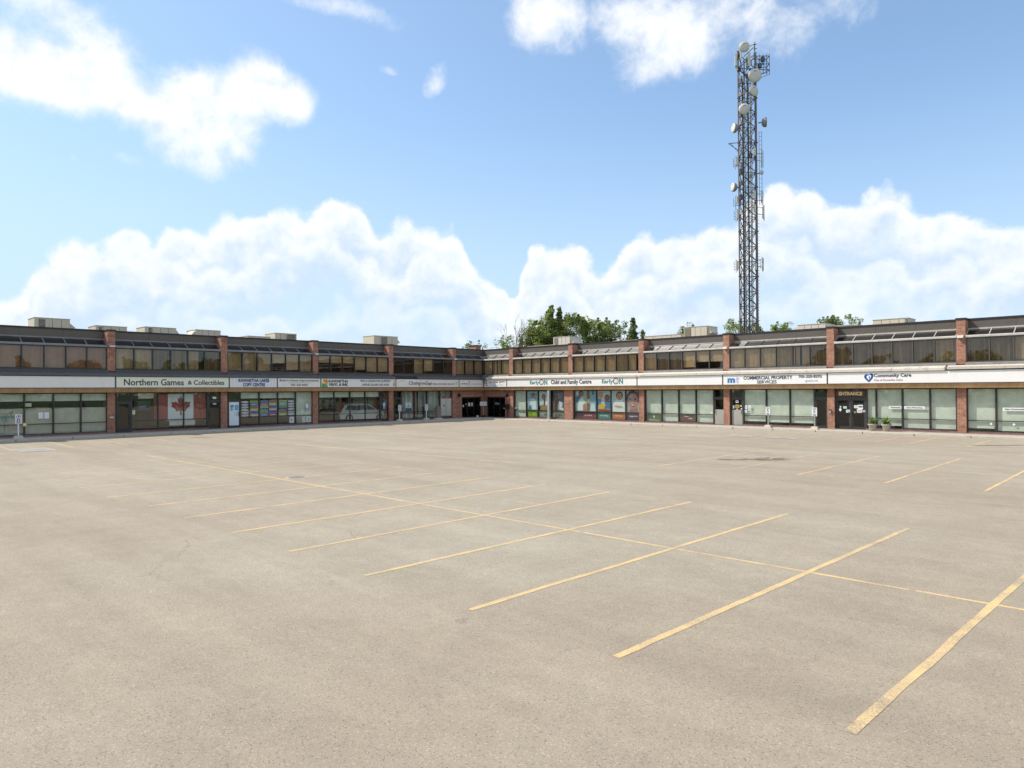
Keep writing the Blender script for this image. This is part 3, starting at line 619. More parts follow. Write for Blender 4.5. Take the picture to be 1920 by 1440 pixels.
# ---- upper storey prototypes; local x 0..BW between piers
BW = BAY - PW
def strip_meshes(BW, n):
    """window frame, skylight frame, pane sizes for a strip of n lights"""
    g = BW / n; fr = MB()
    fr.box(0, BW, -.02, .10, 4.50, 4.58); fr.box(0, BW, -.02, .10, 6.00, 6.07)
    for i in range(n + 1):
        x = min(max(i * g, .03), BW - .03); fr.box(x - .032, x + .032, -.035, .098, 4.575, 6.005)
    head = MB(); head.prism([(-.09, 6.07), (.10, 6.07), (.10, 6.21), (-.05, 6.21), (-.09, 6.17)], 0, BW)
    led = MB(); led.prism([(-.16, 4.34), (.12, 4.34), (.12, 4.50), (-.05, 4.50), (-.16, 4.455)], 0, BW)
    sky = MB()
    y0, z0, y1, z1 = -.01, 6.215, .80, 6.62; L = math.hypot(y1-y0, z1-z0); ny, nz = -(z1-z0)/L, (y1-y0)/L
    if 1:
        x = 0; t = .035
        sky.add([(x-.022,y0,z0-.02),(x+.022,y0,z0-.02),(x+.022,y1,z1-.02),(x-.022,y1,z1-.02),(x-.022,y0+ny*t,z0+nz*t),(x+.022,y0+ny*t,z0+nz*t),(x+.022,y1+ny*t,z1+nz*t),(x-.022,y1+ny*t,z1+nz*t)],
                [(0,3,2,1),(4,5,6,7),(0,1,5,4),(1,2,6,5),(2,3,7,6),(3,0,4,7)])
    sp = MB(); e = .028; sp.add([(e, y0, z0-.002), (g - e, y0, z0-.002), (g - e, y1, z1-.002), (e, y1, z1-.002)], [(0,1,2,3)])
    up = MB(); up.box(.036, g - .036, .03, .036, 4.582, 5.998)
    beam = MB(); beam.box(0, BW, .74, .86, 6.60, 6.70)
    return dict(g=g, fr=fr, head=head, led=led, sky=sky, sp=sp, up=up, beam=beam)
def strip_pack(BW, n, w):
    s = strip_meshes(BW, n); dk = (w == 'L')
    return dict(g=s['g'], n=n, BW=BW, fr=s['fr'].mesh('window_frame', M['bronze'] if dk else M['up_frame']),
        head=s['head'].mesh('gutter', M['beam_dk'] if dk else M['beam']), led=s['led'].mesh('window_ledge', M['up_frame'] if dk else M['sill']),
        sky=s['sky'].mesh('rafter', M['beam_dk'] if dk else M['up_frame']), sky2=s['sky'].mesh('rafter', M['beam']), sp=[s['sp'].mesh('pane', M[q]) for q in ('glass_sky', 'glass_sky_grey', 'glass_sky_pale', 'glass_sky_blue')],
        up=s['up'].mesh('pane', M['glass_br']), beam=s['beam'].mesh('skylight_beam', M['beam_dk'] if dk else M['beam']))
def vblind(g, z0, z1, m, seed, open_=0.35, n=13, y=.16, gaps=()):
    """vertical vanes, each its own sliver, turned a little"""
    rnd = random.Random(seed); b = MB(); w = (g - .1) / n
    for i in range(n):
        if i in gaps: continue
        x = .05 + (i + .5) * w; a = open_ + rnd.uniform(-.18, .18); hw = w * .54
        dx_, dy_ = hw * math.cos(a), hw * math.sin(a)
        b.add([(x - dx_, y - dy_, z0), (x + dx_, y + dy_, z0), (x + dx_, y + dy_, z1), (x - dx_, y - dy_, z1)], [(0, 1, 2, 3)])
    return b.mesh('blind', m)
def hblind(g, z0, z1, m, y=.13):
    b = MB(); b.box(.05, g - .05, y, y + .01, z0, z1); b.box(.05, g - .05, y - .008, y + .018, z0 - .03, z0); return b.mesh('blind', m)
BL = {}
def blind(code, g, seed):
    key = (code, round(g, 2), seed % 3)
    if key not in BL:
        zt, zb = 5.99, 4.60; H = zt - zb; me = None
        if code == 'v': me = vblind(g, zb, zt, M['blind_b'], seed, .25)
        elif code == 'o': me = vblind(g, zb, zt, M['blind_b'], seed, .75)
        elif code == 'd': me = vblind(g, zb, zt, M['blind_d'], seed, .5)
        elif code == 'r': me = vblind(g, zb, zt, M['blind_r'], seed, .15)
        elif code == 'q': me = vblind(g, zb, zt, M['blind_b'], seed, .3, gaps=(9, 10, 11, 12))
        elif code == 'p': me = vblind(g, zb, zt, M['blind_b'], seed, .5, gaps=(1, 5, 6))
        elif code.isdigit(): me = hblind(g, zt - H * int(code) / 10, zt, M['blind_b'])
        BL[key] = me
    return BL[key]
def upper_bay(w, u0, S, codes, seed):
    n, g = S['n'], S['g']
    wf = part(w, u0, 'upper_window', S['fr'])
    sk = part(w, u0, 'skylight', S['beam'])
    pale = w == 'R' and seed in (40, 50); gl = 0 if w == 'L' else {0: 1, 10: 1, 20: 2, 200: 1}.get(seed, 3)
    for i in range(n + 1):
        o = link('rafter', S['sky2'] if pale else S['sky'], sk); o.location.x = min(max(i * g, .025), S['BW'] - .025)
    link('gutter', S['head'], wf); link('window_ledge', S['led'], wf)
    for i in range(n):
        o = link('pane', S['up'], wf); o.location.x = i * g; o.rotation_euler.z = random.uniform(-.0012, .0012)
        bm_ = blind(codes[i], g, seed + i)
        if bm_: o = link('blind', bm_, wf); o.location.x = i * g
        o = link('pane', S['sp'][(3 if seed == 30 and i > 0 else 2) if (gl == 2 or seed == 30) else gl], sk); o.location.x = i * g
    # parapet panels, three to the bay, and the coping over them
    k = 3 if n == 6 else 1; pw = S['BW'] / k
    for i in range(k):
        b = MB(); b.box(u_(i, pw) + .006, u_(i, pw) + pw - .006, .80, .90, 6.70, 7.205)
        o = part(w, u0, 'parapet_panel', b.mesh('parapet_panel', M['parapet'])); o.location.z = random.uniform(-.004, .004)
    b = MB(); b.prism([(.76, 7.20), (1.02, 7.20), (1.02, 7.30), (.76, 7.315)], 0, S['BW']); part(w, u0, 'coping', b.mesh('coping', M['coping']))
def u_(i, pw): return i * pw
SR, SL = strip_pack(BW, 6, 'R'), strip_pack(BW, 6, 'L')
codesR = ['vvvvvv', 'vvvvoq', 'vdd966', 'vvvopd', 'dddddo', 'ddvvvo']          # right wing bays from the corner, left to right
codesL = ['00vv00', '444899', 'vvv59v', 'vvdoqd', 'rrrrrr', 'rrvvrr']            # left wing bays from the corner outwards, each left to right
codesL[0] = 'nnv8nn'
for k in range(6):
    upper_bay('R', PC[k] + .25, SR, codesR[k], 10 * k)
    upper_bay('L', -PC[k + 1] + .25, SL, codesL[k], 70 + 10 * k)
CW = PC[0] - .25
upper_bay('R', .02, strip_pack(CW - .02, 3, 'R'), 'vpv', 200)
upper_bay('L', -CW, strip_pack(CW - .02, 3, 'L'), 'vvv', 210)
b = MB(); b.box(-.07, .018, -.018, .07, 4.42, 6.2); b.obj('corner_post', M['bronze'], BLD)

# valley where the two skylights meet, and the parapets carried round the corner
b = MB(); b.add([(.02, -.02, 6.21), (-.80, -.02, 6.615), (-.80, .80, 6.615), (.02, .80, 6.615), (.02, -.02, 6.06)], [(0, 2, 1), (0, 3, 2)]); b.obj('corner_valley', M['beam_dk'], BLD)
b = MB(); b.box(-.80, .018, .802, .90, 6.60, 7.205); b.obj('parapet_panel', M['parapet'], BLD)
b = MB(); b.box(-.90, -.802, .002, .90, 6.60, 7.205); b.obj('parapet_panel', M['parapet'], BLD)
b = MB(); b.box(-.80, .018, .76, 1.02, 7.207, 7.312); b.box(-1.02, -.802, .002, 1.02, 7.207, 7.312); b.obj('coping', M['coping'], BLD)
# ---- canopy: flashing, wooden boards, ground-floor glazing
def canopy(w):
    rnd = random.Random(11 if w == 'L' else 12)
    # sloping flashing pieces
    if w == 'R':
        edges = [.95, 7.4, 13.9, 20.2, 26.8, 33.5, 39.9, 42.95, 49.0, END]
    else:
        edges = [-END, -46, -38.5, -31.5, -24.2, -17.0, -11.9, -9.3, -2.2, .45]
    for i in range(len(edges) - 1):
        a_, b_ = edges[i] + .008, edges[i+1] - .008; zo = rnd.uniform(-.015, .015); tw = rnd.uniform(-.015, .02)
        if w == 'R' and i == 7: zo = .04; a_ += .12; tw = .03
        dark = (w == 'L' and i == 6)
        pr = [(-.60, 4.035 + zo), (-.60 - tw, 4.20 + zo), (-.20, 4.335), (.02, 4.335), (.02, 4.035)]
        if dark: pr = [(-.36, 4.035), (-.36, 4.12), (-.20, 4.335), (.02, 4.335), (.02, 4.035)]
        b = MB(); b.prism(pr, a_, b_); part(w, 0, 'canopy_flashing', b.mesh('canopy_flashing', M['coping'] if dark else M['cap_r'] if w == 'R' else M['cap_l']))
    x0, x1 = (.40, END) if w == 'R' else (-END, -.40)
    b = MB(); b.prism([(-.38, 2.91), (-.34, 2.91), (-.44, 3.215), (-.48, 3.215)], x0, x1); part(w, 0, 'wooden_soffit', b.mesh('wooden_soffit', M['wood']))
    b = MB(); b.box(x0, x1, -.36, .15, 2.90, 2.908); part(w, 0, 'soffit_board', b.mesh('soffit_board', M['bronze']))
    b = MB(); b.box(x0, x1, -.20, .02, 3.22, 4.03); part(w, 0, 'sign_backing', b.mesh('sign_backing', M['coping']))
canopy('R'); canopy('L')
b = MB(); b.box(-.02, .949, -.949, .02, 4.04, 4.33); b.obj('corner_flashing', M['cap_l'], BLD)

GZ0, GZR, GZ1 = 0.17, .86, 2.90
YG = .14                                   # glass plane inside the wall line
def shop_window(w, u0, cols, specs, lower=None, seed=0):
    """cols: pane edges (absolute, left to right); specs: what hangs behind each upper pane; returns frame"""
    x0 = cols[0]; c = [v - x0 for v in cols]
    fr = MB(); fr.box(0, c[-1], YG - .05, YG + .06, 2.83, 2.90); fr.box(0, c[-1], YG - .05, YG + .06, GZ0, GZ0 + .05)
    fr.box(0, c[-1], YG - .04, YG + .05, GZR - .025, GZR + .03)
    for i, x in enumerate(c):
        x = min(max(x, .035), c[-1] - .035); fr.box(x - .035, x + .035, YG - .06, YG + .055, GZ0 + .05, 2.83)
    wf = part(w, x0, 'shop_window', fr.mesh('shop_window', M['bronze']))
    base = MB(); base.box(0, c[-1], 0.0, YG + .10, PZ - .03, GZ0); link('brick_sill', base.mesh('brick_sill', M['paver']), wf)
    for i in range(len(c) - 1):
        a_, b_ = c[i] + .036, c[i+1] - .036; sp = specs[i]
        for (za, zb) in ((GZ0 + .05, GZR - .025), (GZR + .03, 2.83)):
            q = MB(); q.box(0, b_ - a_, 0, .006, za, zb); o = link('pane', q.mesh('pane', M['glass']), wf); o.location = (a_, YG, 0); o.rotation_euler.z = random.uniform(-.002, .002)
        gw = b_ - a_
        def add(me, name='blind'):
            o = link(name, me, wf); o.location = (a_, YG, 0); return o
        if sp == 'g':      # roller blind, full, with its lower hem leaving a dark strip
            q = MB(); z0 = random.Random(seed + i).choice([.30, .42, .46]); q.box(.03, gw - .03, .10, .11, z0, 2.86); q.box(.03, gw - .03, .09, .12, z0 - .03, z0); add(q.mesh('blind', M['blind_g']))
        elif sp == 'f': q = MB(); q.box(.02, gw - .02, .10, .11, .2, 2.86); add(q.mesh('blind', M['blind_g']))
        elif sp == 'w': add(vblind(gw, .22, 2.86, M['blind_w'], seed + i, .4, 15, .14))
        elif sp == 'x': add(vblind(gw, .22, 2.86, M['blind_w'], seed + i, .5, 15, .14, gaps=(3, 4, 11, 12)))
        elif sp == 't': q = MB(); q.box(.02, gw - .02, .10, .11, 2.36, 2.86); add(q.mesh('blind', M['blind_g']))
        elif sp == 'h':
            q = MB(); q.box(.02, gw - .02, .10, .11, 2.36, 2.86); add(q.mesh('blind', M['blind_g']))
            q = MB(); q.box(.02, gw - .02, .16, .17, .2, 1.9); add(q.mesh('blind', M['blind_k']))
    return wf, x0, c
def door(w, a_, b_, kind='glass', hand='l'):
    wd = b_ - a_; fr = MB()
    fr.box(0, .05, YG - .06, YG + .06, PZ, 2.90); fr.box(wd - .05, wd, YG - .06, YG + .06, PZ, 2.90); fr.box(.05, wd - .05, YG - .06, YG + .06, 2.84, 2.90); fr.box(.05, wd - .05, YG - .06, YG + .06, 2.18, 2.28)
    d = part(w, a_, 'shop_door', fr.mesh('shop_door', M['bronze']))
    q = MB(); q.box(.05, wd - .05, YG, YG + .006, 2.28, 2.84); link('pane', q.mesh('pane', M['glass']), d)
    lf = MB(); s = .09
    lf.box(.055, .055 + s, YG - .03, YG + .02, PZ + .02, 2.175); lf.box(wd - .055 - s, wd - .055, YG - .03, YG + .02, PZ + .02, 2.175)
    lf.box(.055 + s, wd - .055 - s, YG - .03, YG + .02, PZ + .02, PZ + .20); lf.box(.055 + s, wd - .055 - s, YG - .03, YG + .02, 2.07, 2.175)
    link('door_leaf', lf.mesh('door_leaf', M['bronze']), d)
    q = MB(); q.box(.055 + s, wd - .055 - s, YG - .004, YG + .004, PZ + .20, 2.07); link('pane', q.mesh('pane', M['glass_dk'] if kind != 'clear' else M['glass']), d)
    if kind == 'panel': q = MB(); q.box(.07, wd - .07, YG - .035, YG - .03, PZ + .03, 1.28); o = link('kick_panel', q.mesh('kick_panel', M['panel_t']), d)
    if kind == 'tan': q = MB(); q.box(.055 + s, wd - .055 - s, YG + .02, YG + .03, PZ + .1, 2.06); link('blind', q.mesh('blind', M['panel_t']), d)
    hx = .12 if hand == 'l' else wd - .12
    h = MB(); h.tube((hx, YG - .09, .95), (hx, YG - .09, 1.30), .018); h.tube((hx, YG - .09, .98), (hx, YG - .02, .98), .012); h.tube((hx, YG - .09, 1.27), (hx, YG - .02, 1.27), .012); link('handle', h.mesh('handle', M['black']), d)
    return d
def paper(parent, cx, cz, w_, h_, col='e8e8e2', y=None, extra=(), name='notice'):
    y = YG - .012 if y is None else y
    return put_print(parent, [('rect', col, -w_/2, w_/2, -h_/2, h_/2)] + list(extra), cx, cz, y, name)
def lines_(x0, x1, zs, col='707070', t=.012): return [('rect', col, x0, x1, z - t, z + t) for z in zs]

# LEFT WING, from the far left towards the corner (u = -s)
shop_window('L', 0, [-50.2, -48.7, -47.1, -45.5, -43.95], 'ffff', seed=9)
door('L', -51.4, -50.2)
wf, x0, c = shop_window('L', 0, [-43.45, -42.45, -40.84, -39.23, -37.63, -36.02], 'hhhhh', seed=1)
paper(wf, -39.95 - x0, 1.42, .28, .42); paper(wf, -39.62 - x0, 1.42, .28, .42); paper(wf, -40.63 - x0, 2.13, .34, .24, 'b9b595')
put_print(wf, [('ell', 'd9b45c', 0, .0, .13, .13), ('ell', 'f0e9d0', 0, 0, .08, .08)], -40.84 - x0, .86, YG - .07, 'round_sticker')
put_text(wf, 'works', -41.75 - x0, 1.40, 1.05, .20, M['ink_t'], YG - .008, 'window_lettering', bold=.01)
put_print(wf, [('ell', 'c77b3b', 0, 0, .05, .1, .6), ('ell', '49743f', .08, .03, .035, .1, -.5)], -41.6 - x0, 1.62, YG - .008, 'emblem')
d = door('L', -35.48, -34.51, 'tan', 'r')
wf, x0, c = shop_window('L', 0, [-34.51, -32.70, -30.88, -29.10], 'nnn', seed=2)
paper(wf, -34.35 - x0, 1.48, .22, .30, 'd9d6ae')
q = MB(); q.box(.55, 1.6, YG + .2, YG + .22, 2.45, 2.86); link('blind', q.mesh('blind', M['blind_b']), wf)
q = MB(); q.box(.62, 1.5, YG + .5, YG + .56, 1.55, 2.28); o = link('television', q.mesh('television', M['black']), wf)
put_print(wf, [('rect', '1c4f86', -.36, .2, -.07, .07), ('rect', '7db3e0', -.3, .1, -.03, .03)], 1.06, 1.86, YG + .49, 'screen')
# flag hung inside the glass
leaf = [(0,1),(.12,.78),(.24,.86),(.19,.42),(.40,.62),(.46,.52),(.72,.55),(.63,.30),(.72,.22),(.36,-.06),(.40,-.20),(.05,-.14),(.06,-.50)]
leaf = [(x, z) for x, z in leaf] + [(-x, z) for x, z in leaf[::-1][:-1]]
FW, FH = 3.75, 1.95
put_print(wf, [('rect', 'dcdfe3', -1.06, 1.06, -FH/2 - .05, FH/2), ('rect', '96202a', -FW/2, -.92, -FH/2, FH/2), ('rect', '96202a', .92, FW/2 - .05, -FH/2, FH/2),
    ('poly', 'a0222c', [(x * .98, z * .95 - .15) for x, z in leaf]), ('poly', '6f1a20', [(-1.87, .9), (-1.7, .9), (-1.5, -.9), (-1.6, -.9)]), ('poly', '701a22', [(1.2, .95), (1.3, .95), (1.55, -.9), (1.45, -.9)])], -31.05 - x0, 1.80, YG + .09, 'flag')
q = MB(); q.box(-.55 + 3.2, 3.2 + 1.3, YG + .1, YG + .11, .42, .82); link('blind', q.mesh('blind', M['blind_w']), wf)
d = door('L', -29.10, -28.08, 'tan', 'l'); paper(d, .52, 2.45, .28, .16); paper(d, .52, 1.98, .26, .1, 'd0d0d0', YG - .04)
d = door('L', -27.52, -26.58, 'glass', 'r')
put_print(d, [('rect', 'dfe6ea', -.39, .39, -.92, .92), ('rect', '6fb1d8', .05, .36, .25, .7), ('poly', '8fa6b4', [(-.3, .2), (-.05, .3), (-.1, .7), (-.28, .68)]), ('rect', '49788f', -.28, -.02, .55, .68), ('ell', 'c9b7a0', -.1, .35, .07, .12), ('rect', '7a8a95', .0, .33, .05, .08), ('rect', '7a8a95', .05, .3, -.08, -.05), ('rect', '9aa', -.3, .3, -.4, -.39) if False else ('rect', '9aa6ac', .1, .3, -.14, -.12)], .47, 1.17, YG - .035, 'poster')
wf, x0, c = shop_window('L', 0, [-26.58, -24.97, -23.36, -21.75, -20.12], 'tttf', seed=3)
rnd = random.Random(21)
cols_ = ['84a85a', '5a6f9e', 'a9706f', '93b560', '706d99', 'c09a8c', '6480a8', '9c5560', '9ab868', '8090b4']  # print colours muted towards grey to carry the reflection in the glass
words = [['COLOUR', 'PRINTS', 'SCAN', 'FAX'], ['BANNERS', 'LARGE', 'FORMAT', 'PLANS'], ['CARDS', 'FLYERS', 'LABELS', 'SIGNS']]
ki = 0
for pi in range(3):
    cx0 = c[pi]
    for col in range(2):
        xa = cx0 + .08 + col * .76
        white_col = (pi == 0 and col == 0) or (pi == 2 and col == 1)
        sh = []
        for r in range(6):
            z0 = 2.05 - r * .215
            if white_col: sh += [('ell', 'd8d8d8', .35, z0 + .03, .30, .075), ('rect', '555555', .14, .55, z0 + .015, z0 + .045)]
            else:
                c1 = cols_[ki % 10]; ki += 1; j = rnd.uniform(-.03, .03)
                sh += [('rect', c1, .02 + j, .70 + j, z0 - .06, z0 + .14), ('rect', 'e6e2d2' if r % 2 else '2c3550', .10, .60, z0 + .02, z0 + .05)]
        put_print(wf, sh, xa, 0, YG - .008, 'window_decal')
for pi, wds in ((1, ('LARGE', 'PLANS')), (2, ('PLANS', 'FLYERS'))):
    put_text(wf, wds[0], c[pi] + .42, 1.50, .6, .14, M['ink'], YG - .02, 'window_lettering', bold=.02); put_text(wf, wds[1], c[pi] + 1.15, 1.30, .6, .12, M['ink_n'], YG - .02, 'window_lettering', bold=.02)
put_print(wf, [('poly', '9bb3bf', [(-.1,-.3),(.12,-.28),(.16,.2),(.02,.3),(-.12,.1)]), ('rect', 'e6ebe8', -.12, .12, -.1, .2)], c[3] + 1.05, 1.62, YG - .008, 'poster')
paper(wf, c[2] + 1.25, .52, .42, .52, 'd5d7d2', None, [('rect', '606060', -.1, .05, -.05, .05)]); paper(wf, c[3] + .25, .52, .45, .4, '9b8d78'); paper(wf, c[3] + .75, .5, .28, .5, 'c9ccc6'); paper(wf, c[3] + 1.2, .52, .5, .5, 'cdd2cb', None, [('rect', '667', .0, .06, -.1, .1)] if False else [('rect', '66706a', 0, .07, -.12, .1)])
wf, x0, c = shop_window('L', 0, [-19.6, -18.05, -16.43, -14.83, -13.2], 'tttt', seed=4)
d = door('L', -13.2, -12.2, 'clear', 'r'); put_print(d, [('rect', '7aa6c8', -.14, .14, -.3, .3), ('ell', 'cfe2ef', 0, .1, .09, .1)], .45, 1.52, YG - .035, 'poster')
d = door('L', -11.67, -10.74, 'glass', 'r')
wf, x0, c = shop_window('L', 0, [-10.74, -9.16, -7.60, -5.98, -4.42], 'wxww', seed=5)
put_print(wf, [('rect', '9fb7cf', -.42, .42, -.45, .45), ('rect', 'dfe4e8', -.36, .36, -.1, .42), ('rect', '3c5f93', -.38, .38, -.42, -.12), ('ell', 'c9a98b', 0, .1, .1, .14)], .95, 1.33, YG + .12, 'poster')
for cx in (-5.55, -4.83):
    put_print(wf, [('rect', 'b9b6aa', -.34, .34, -.95, .95), ('rect', 'c5c2b6', -.31, .31, -.9, .8), ('poly', 'a32127', [(-.32,.80),(.34,.84),(.34,.95),(-.2,.94)]), ('rect', '8a8880', -.2, .2, -.55, -.52)] + ([('rect', '9c1f26', -.02, .2, .02, .14)] if cx < -5 else []), cx - x0, 1.28, YG - .07, 'poster')
# corner bay: brick with two recessed dark entrances
def entrance(w, u0, u1, brick):
    b = MB()
    for a_, c_, z0, z1 in brick: b.box(a_, c_, 0.0, .28, z0, z1)
    part(w, 0, 'corner_wall', b.mesh('corner_wall', M['brick']))
    wd = u1 - u0; fr = MB(); fr.box(0, .06, .2, .3, PZ, 2.2); fr.box(wd - .06, wd, .2, .3, PZ, 2.2); fr.box(.06, wd - .06, .2, .3, 2.13, 2.2)
    e = part(w, u0, 'entrance', fr.mesh('entrance', M['black']))
    n = 3; pw = (wd - .12) / n
    for i in range(n):
        lf = MB(); s = .05; lf.box(0, s, .22, .27, PZ + .01, 2.12); lf.box(pw - .01 - s, pw - .01, .22, .27, PZ + .01, 2.12); lf.box(s, pw - .01 - s, .22, .27, PZ + .01, PZ + .12); lf.box(s, pw - .01 - s, .22, .27, 2.04, 2.12)
        o = link('door_leaf', lf.mesh('door_leaf', M['black']), e); o.location.x = .06 + i * pw
        q = MB(); q.box(s, pw - .01 - s, .24, .246, PZ + .12, 2.04); o = link('pane', q.mesh('pane', M['glass_dk']), e); o.location.x = .06 + i * pw
    return e
e = entrance('L', -3.08, -.25, [(-3.93, -3.08, PZ - .03, 2.9), (-3.08, -.25, 2.2, 2.9), (-.25, .0, PZ - .03, 2.9)])
paper(e, 1.2, 1.42, .28, .38, 'd8d8d8', .23); paper(e, 1.6, 1.42, .28, .38, 'c8c8c8', .23); paper(e, .38, 1.28, .16, .24, 'cfe0dd', .23); paper(e, .75, 1.45, .12, .18, '9fc7c0', .23)
e = entrance('R', .39, 3.23, [(.0015, .39, PZ - .03, 2.9), (.39, 3.23, 2.2, 2.9), (3.23, 3.93, PZ - .03, 2.9)])
paper(e, 1.3, 1.5, .2, .2, 'a8a8a8', .23, [('rect', '333333', -.03, .03, -.08, .08)]); paper(e, 1.62, 1.48, .2, .16, '9c9c9c', .23)

# RIGHT WING
def head(cx, cz, r, skin='c79a80', hair='3a2a20', face=1):
    s = [('ell', hair, cx, cz + r * .25, r * 1.1, r * 1.12), ('ell', skin, cx, cz, r * .88, r * 1.02)]
    if face: s += [('ell', '3a2c28', cx - r*.32, cz + r*.1, r*.11, r*.09), ('ell', '3a2c28', cx + r*.32, cz + r*.1, r*.11, r*.09), ('ell', 'a5584e', cx, cz - r*.45, r*.26, r*.09)]
    return s
wf, x0, c = shop_window('R', 0, [4.46, 6.12, 7.73, 9.35, 11.22], 'fnnn', seed=6)
paper(wf, .18, 1.08, .22, .2)
put_print(wf, [('rect', 'b6ccd4', -.70, .70, -.92, .92), ('rect', '8fb3c1', -.6, .62, -.9, .75), ('poly', 'dfe8ea', [(-.35,-.9),(.5,-.9),(.45,-.1),(.2,.25),(-.15,.2),(-.4,-.3)])] + head(.08, .42, .24, 'b98a72', '4a3128') + [('ell', 'e9f0f2', -.32, .1, .09, .09), ('ell', 'dfeef2', .42, .0, .07, .07), ('poly', '5c7f96', [(-.62,-.9),(-.1,-.9),(-.2,-.45),(-.5,-.5)])], 6.95 - x0, 1.85, YG + .04)
put_print(wf, [('rect', 'c3d3d8', -.66, .66, -.55, .9), ('poly', 'e4ebec', [(.0,-.5),(.6,-.5),(.6,.3),(.2,.35)])] + head(-.05, .3, .24, 'a87963', '33231d') + [('poly', '6b3c35', [(-.1,-.5),(.12,-.5),(.15,.1),(-.02,.12)]), ('rect', '9d7f58', -.52, .58, -.95, -.45)], 8.5 - x0, 1.87, YG + .04)
put_print(wf, [('rect', '5a6069', -.72, .72, -.95, .95), ('poly', '8a5b4c', [(-.6,-.9),(-.2,-.9),(-.15,-.2),(-.4,.1),(-.62,-.3)]), ('poly', 'cfd6dc', [(-.1,-.9),(.4,-.9),(.55,-.2),(.1,.0),(-.05,-.4)]), ('ell', '7d7f84', .1, .5, .5, .32)] + head(-.3, .25, .2, '8f6553', '2c201c', 0) + [('rect', 'e2e2e0', .42, .66, -.93, -.68)], 10.32 - x0, 1.85, YG + .04)
put_print(wf, [('rect', '86a22c', -.66, .62, -.3, .3), ('ell', 'a0bb3d', .2, 0, .2, .15)], 6.93 - x0, .53, YG + .04)
for cx in (8.5, 10.3): put_print(wf, [('rect', '8d8f80', -.7, .7, -.3, .3), ('ell', 'a9aa9a', -.3, .05, .25, .1), ('ell', '6f7264', .3, -.08, .28, .12), ('ell', 'b1ab97', .05, .12, .16, .07)], cx - x0, .53, YG + .04)
wf, x0, c = shop_window('R', 0, [12.34, 14.97, 16.58, 18.19, 19.74], 'nnnn', seed=7)
put_print(wf, [('rect', '9fb2bb', -1.24, 1.24, -.95, .95), ('rect', 'c2cdd2', -1.1, -.3, -.9, .9), ('rect', '8a6a45', .14, .5, -.9, .95), ('rect', 'cdbd98', .16, .5, -.15, .2), ('rect', '8db3cc', .6, 1.2, -.95, .95), ('rect', '4d6a85', .74, .95, .6, .95), ('poly', '5a7c98', [(-1.2,-.2),(-.6,-.1),(-.6,.6),(-1.2,.4)]), ('poly', 'e3e6e6', [(-.9,-.9),(.0,-.9),(.0,-.1),(-.4,.3),(-.8,.1)])] + head(-.52, .62, .26, 'a9745e', '3a2420') + [('poly', 'b8876d', [(-.3,-.9),(.15,-.9),(-.05,-.2),(-.3,-.35)]), ('poly', 'cfdfe6', [(.5,-.95),(1.2,-.95),(1.1,-.3),(.7,-.2)])], 13.66 - x0, 1.86, YG + .04)
put_print(wf, [('rect', 'c0cace', -.72, .72, -.95, .95), ('poly', '4f78a5', [(0,-.7),(.7,-.7),(.7,.05),(.1,.1)]), ('poly', '5f8ab0', [(-.7,-.4),(-.3,-.4),(-.3,.2),(-.68,.2)])] + head(-.35, .5, .27, 'c9967c', 'b07f5a') + head(.36, .22, .27, '8d5e47', '2b1d18') + [('poly', 'd9b545', [(-.62,-.7),(.0,-.75),(.25,-.3),(-.1,-.2),(-.6,-.35)]), ('poly', 'a84438', [(-.6,-.95),(.7,-.95),(.7,-.75),(-.6,-.72)])], 15.78 - x0, 1.86, YG + .04)
put_print(wf, [('rect', 'c5d0d3', -.74, .74, -.95, .95), ('poly', 'e8ebea', [(-.65,-.95),(.7,-.95),(.66,-.2),(.3,.2),(-.2,.15),(-.6,-.3)])] + head(.12, .42, .34, 'bb8d79', '49302b') + [('poly', 'c79c88', [(-.45,-.5),(.3,-.55),(.35,-.42),(-.4,-.38)]), ('poly', 'd5b0a0', [(-.2,-.62),(.5,-.6),(.5,-.5),(-.2,-.5)])], 17.38 - x0, 1.86, YG + .04)
put_print(wf, [('rect', 'b3a9ad', -.72, .72, -.95, .95), ('ell', '5b4550', -.05, .25, .68, .72), ('ell', '6a5660', .55, .6, .2, .3), ('poly', 'a77d74', [(-.4,-.95),(.5,-.95),(.35,-.4),(-.3,-.4)]), ('ell', 'b58c82', -.05, .02, .56, .72), ('ell', '33262a', -.32, .2, .09, .07), ('ell', '33262a', .22, .2, .09, .07), ('ell', 'c39c92', -.05, -.05, .1, .14), ('ell', '823d42', -.05, -.36, .26, .1), ('ell', 'e8dedb', -.05, -.33, .2, .045)], 18.97 - x0, 1.86, YG + .04)
for (cx, wd, col, tx) in [(13.66, 2.4, '7a2a33', 'growing'), (15.78, 1.45, '2b7f7d', 'belonging'), (17.38, 1.45, 'c0672f', 'well being'), (18.97, 1.4, '4a2a4f', 'engagement')]:
    put_print(wf, [('rect', col, -wd/2, wd/2, -.3, .3)] + ([('rect', '4a3038', -wd/2, -wd/2 + .9, -.3, .3)] if wd > 2 else []), cx - x0, .53, YG + .04, 'banner')
    put_text(wf, tx, cx - x0 + (.3 if wd > 2 else 0), .53, .85, .15, M['ink_w'], YG + .03, 'window_lettering')
wf, x0, c = shop_window('R', 0, [20.24, 21.89, 23.51, 25.11, 26.73], 'ffff', seed=8)
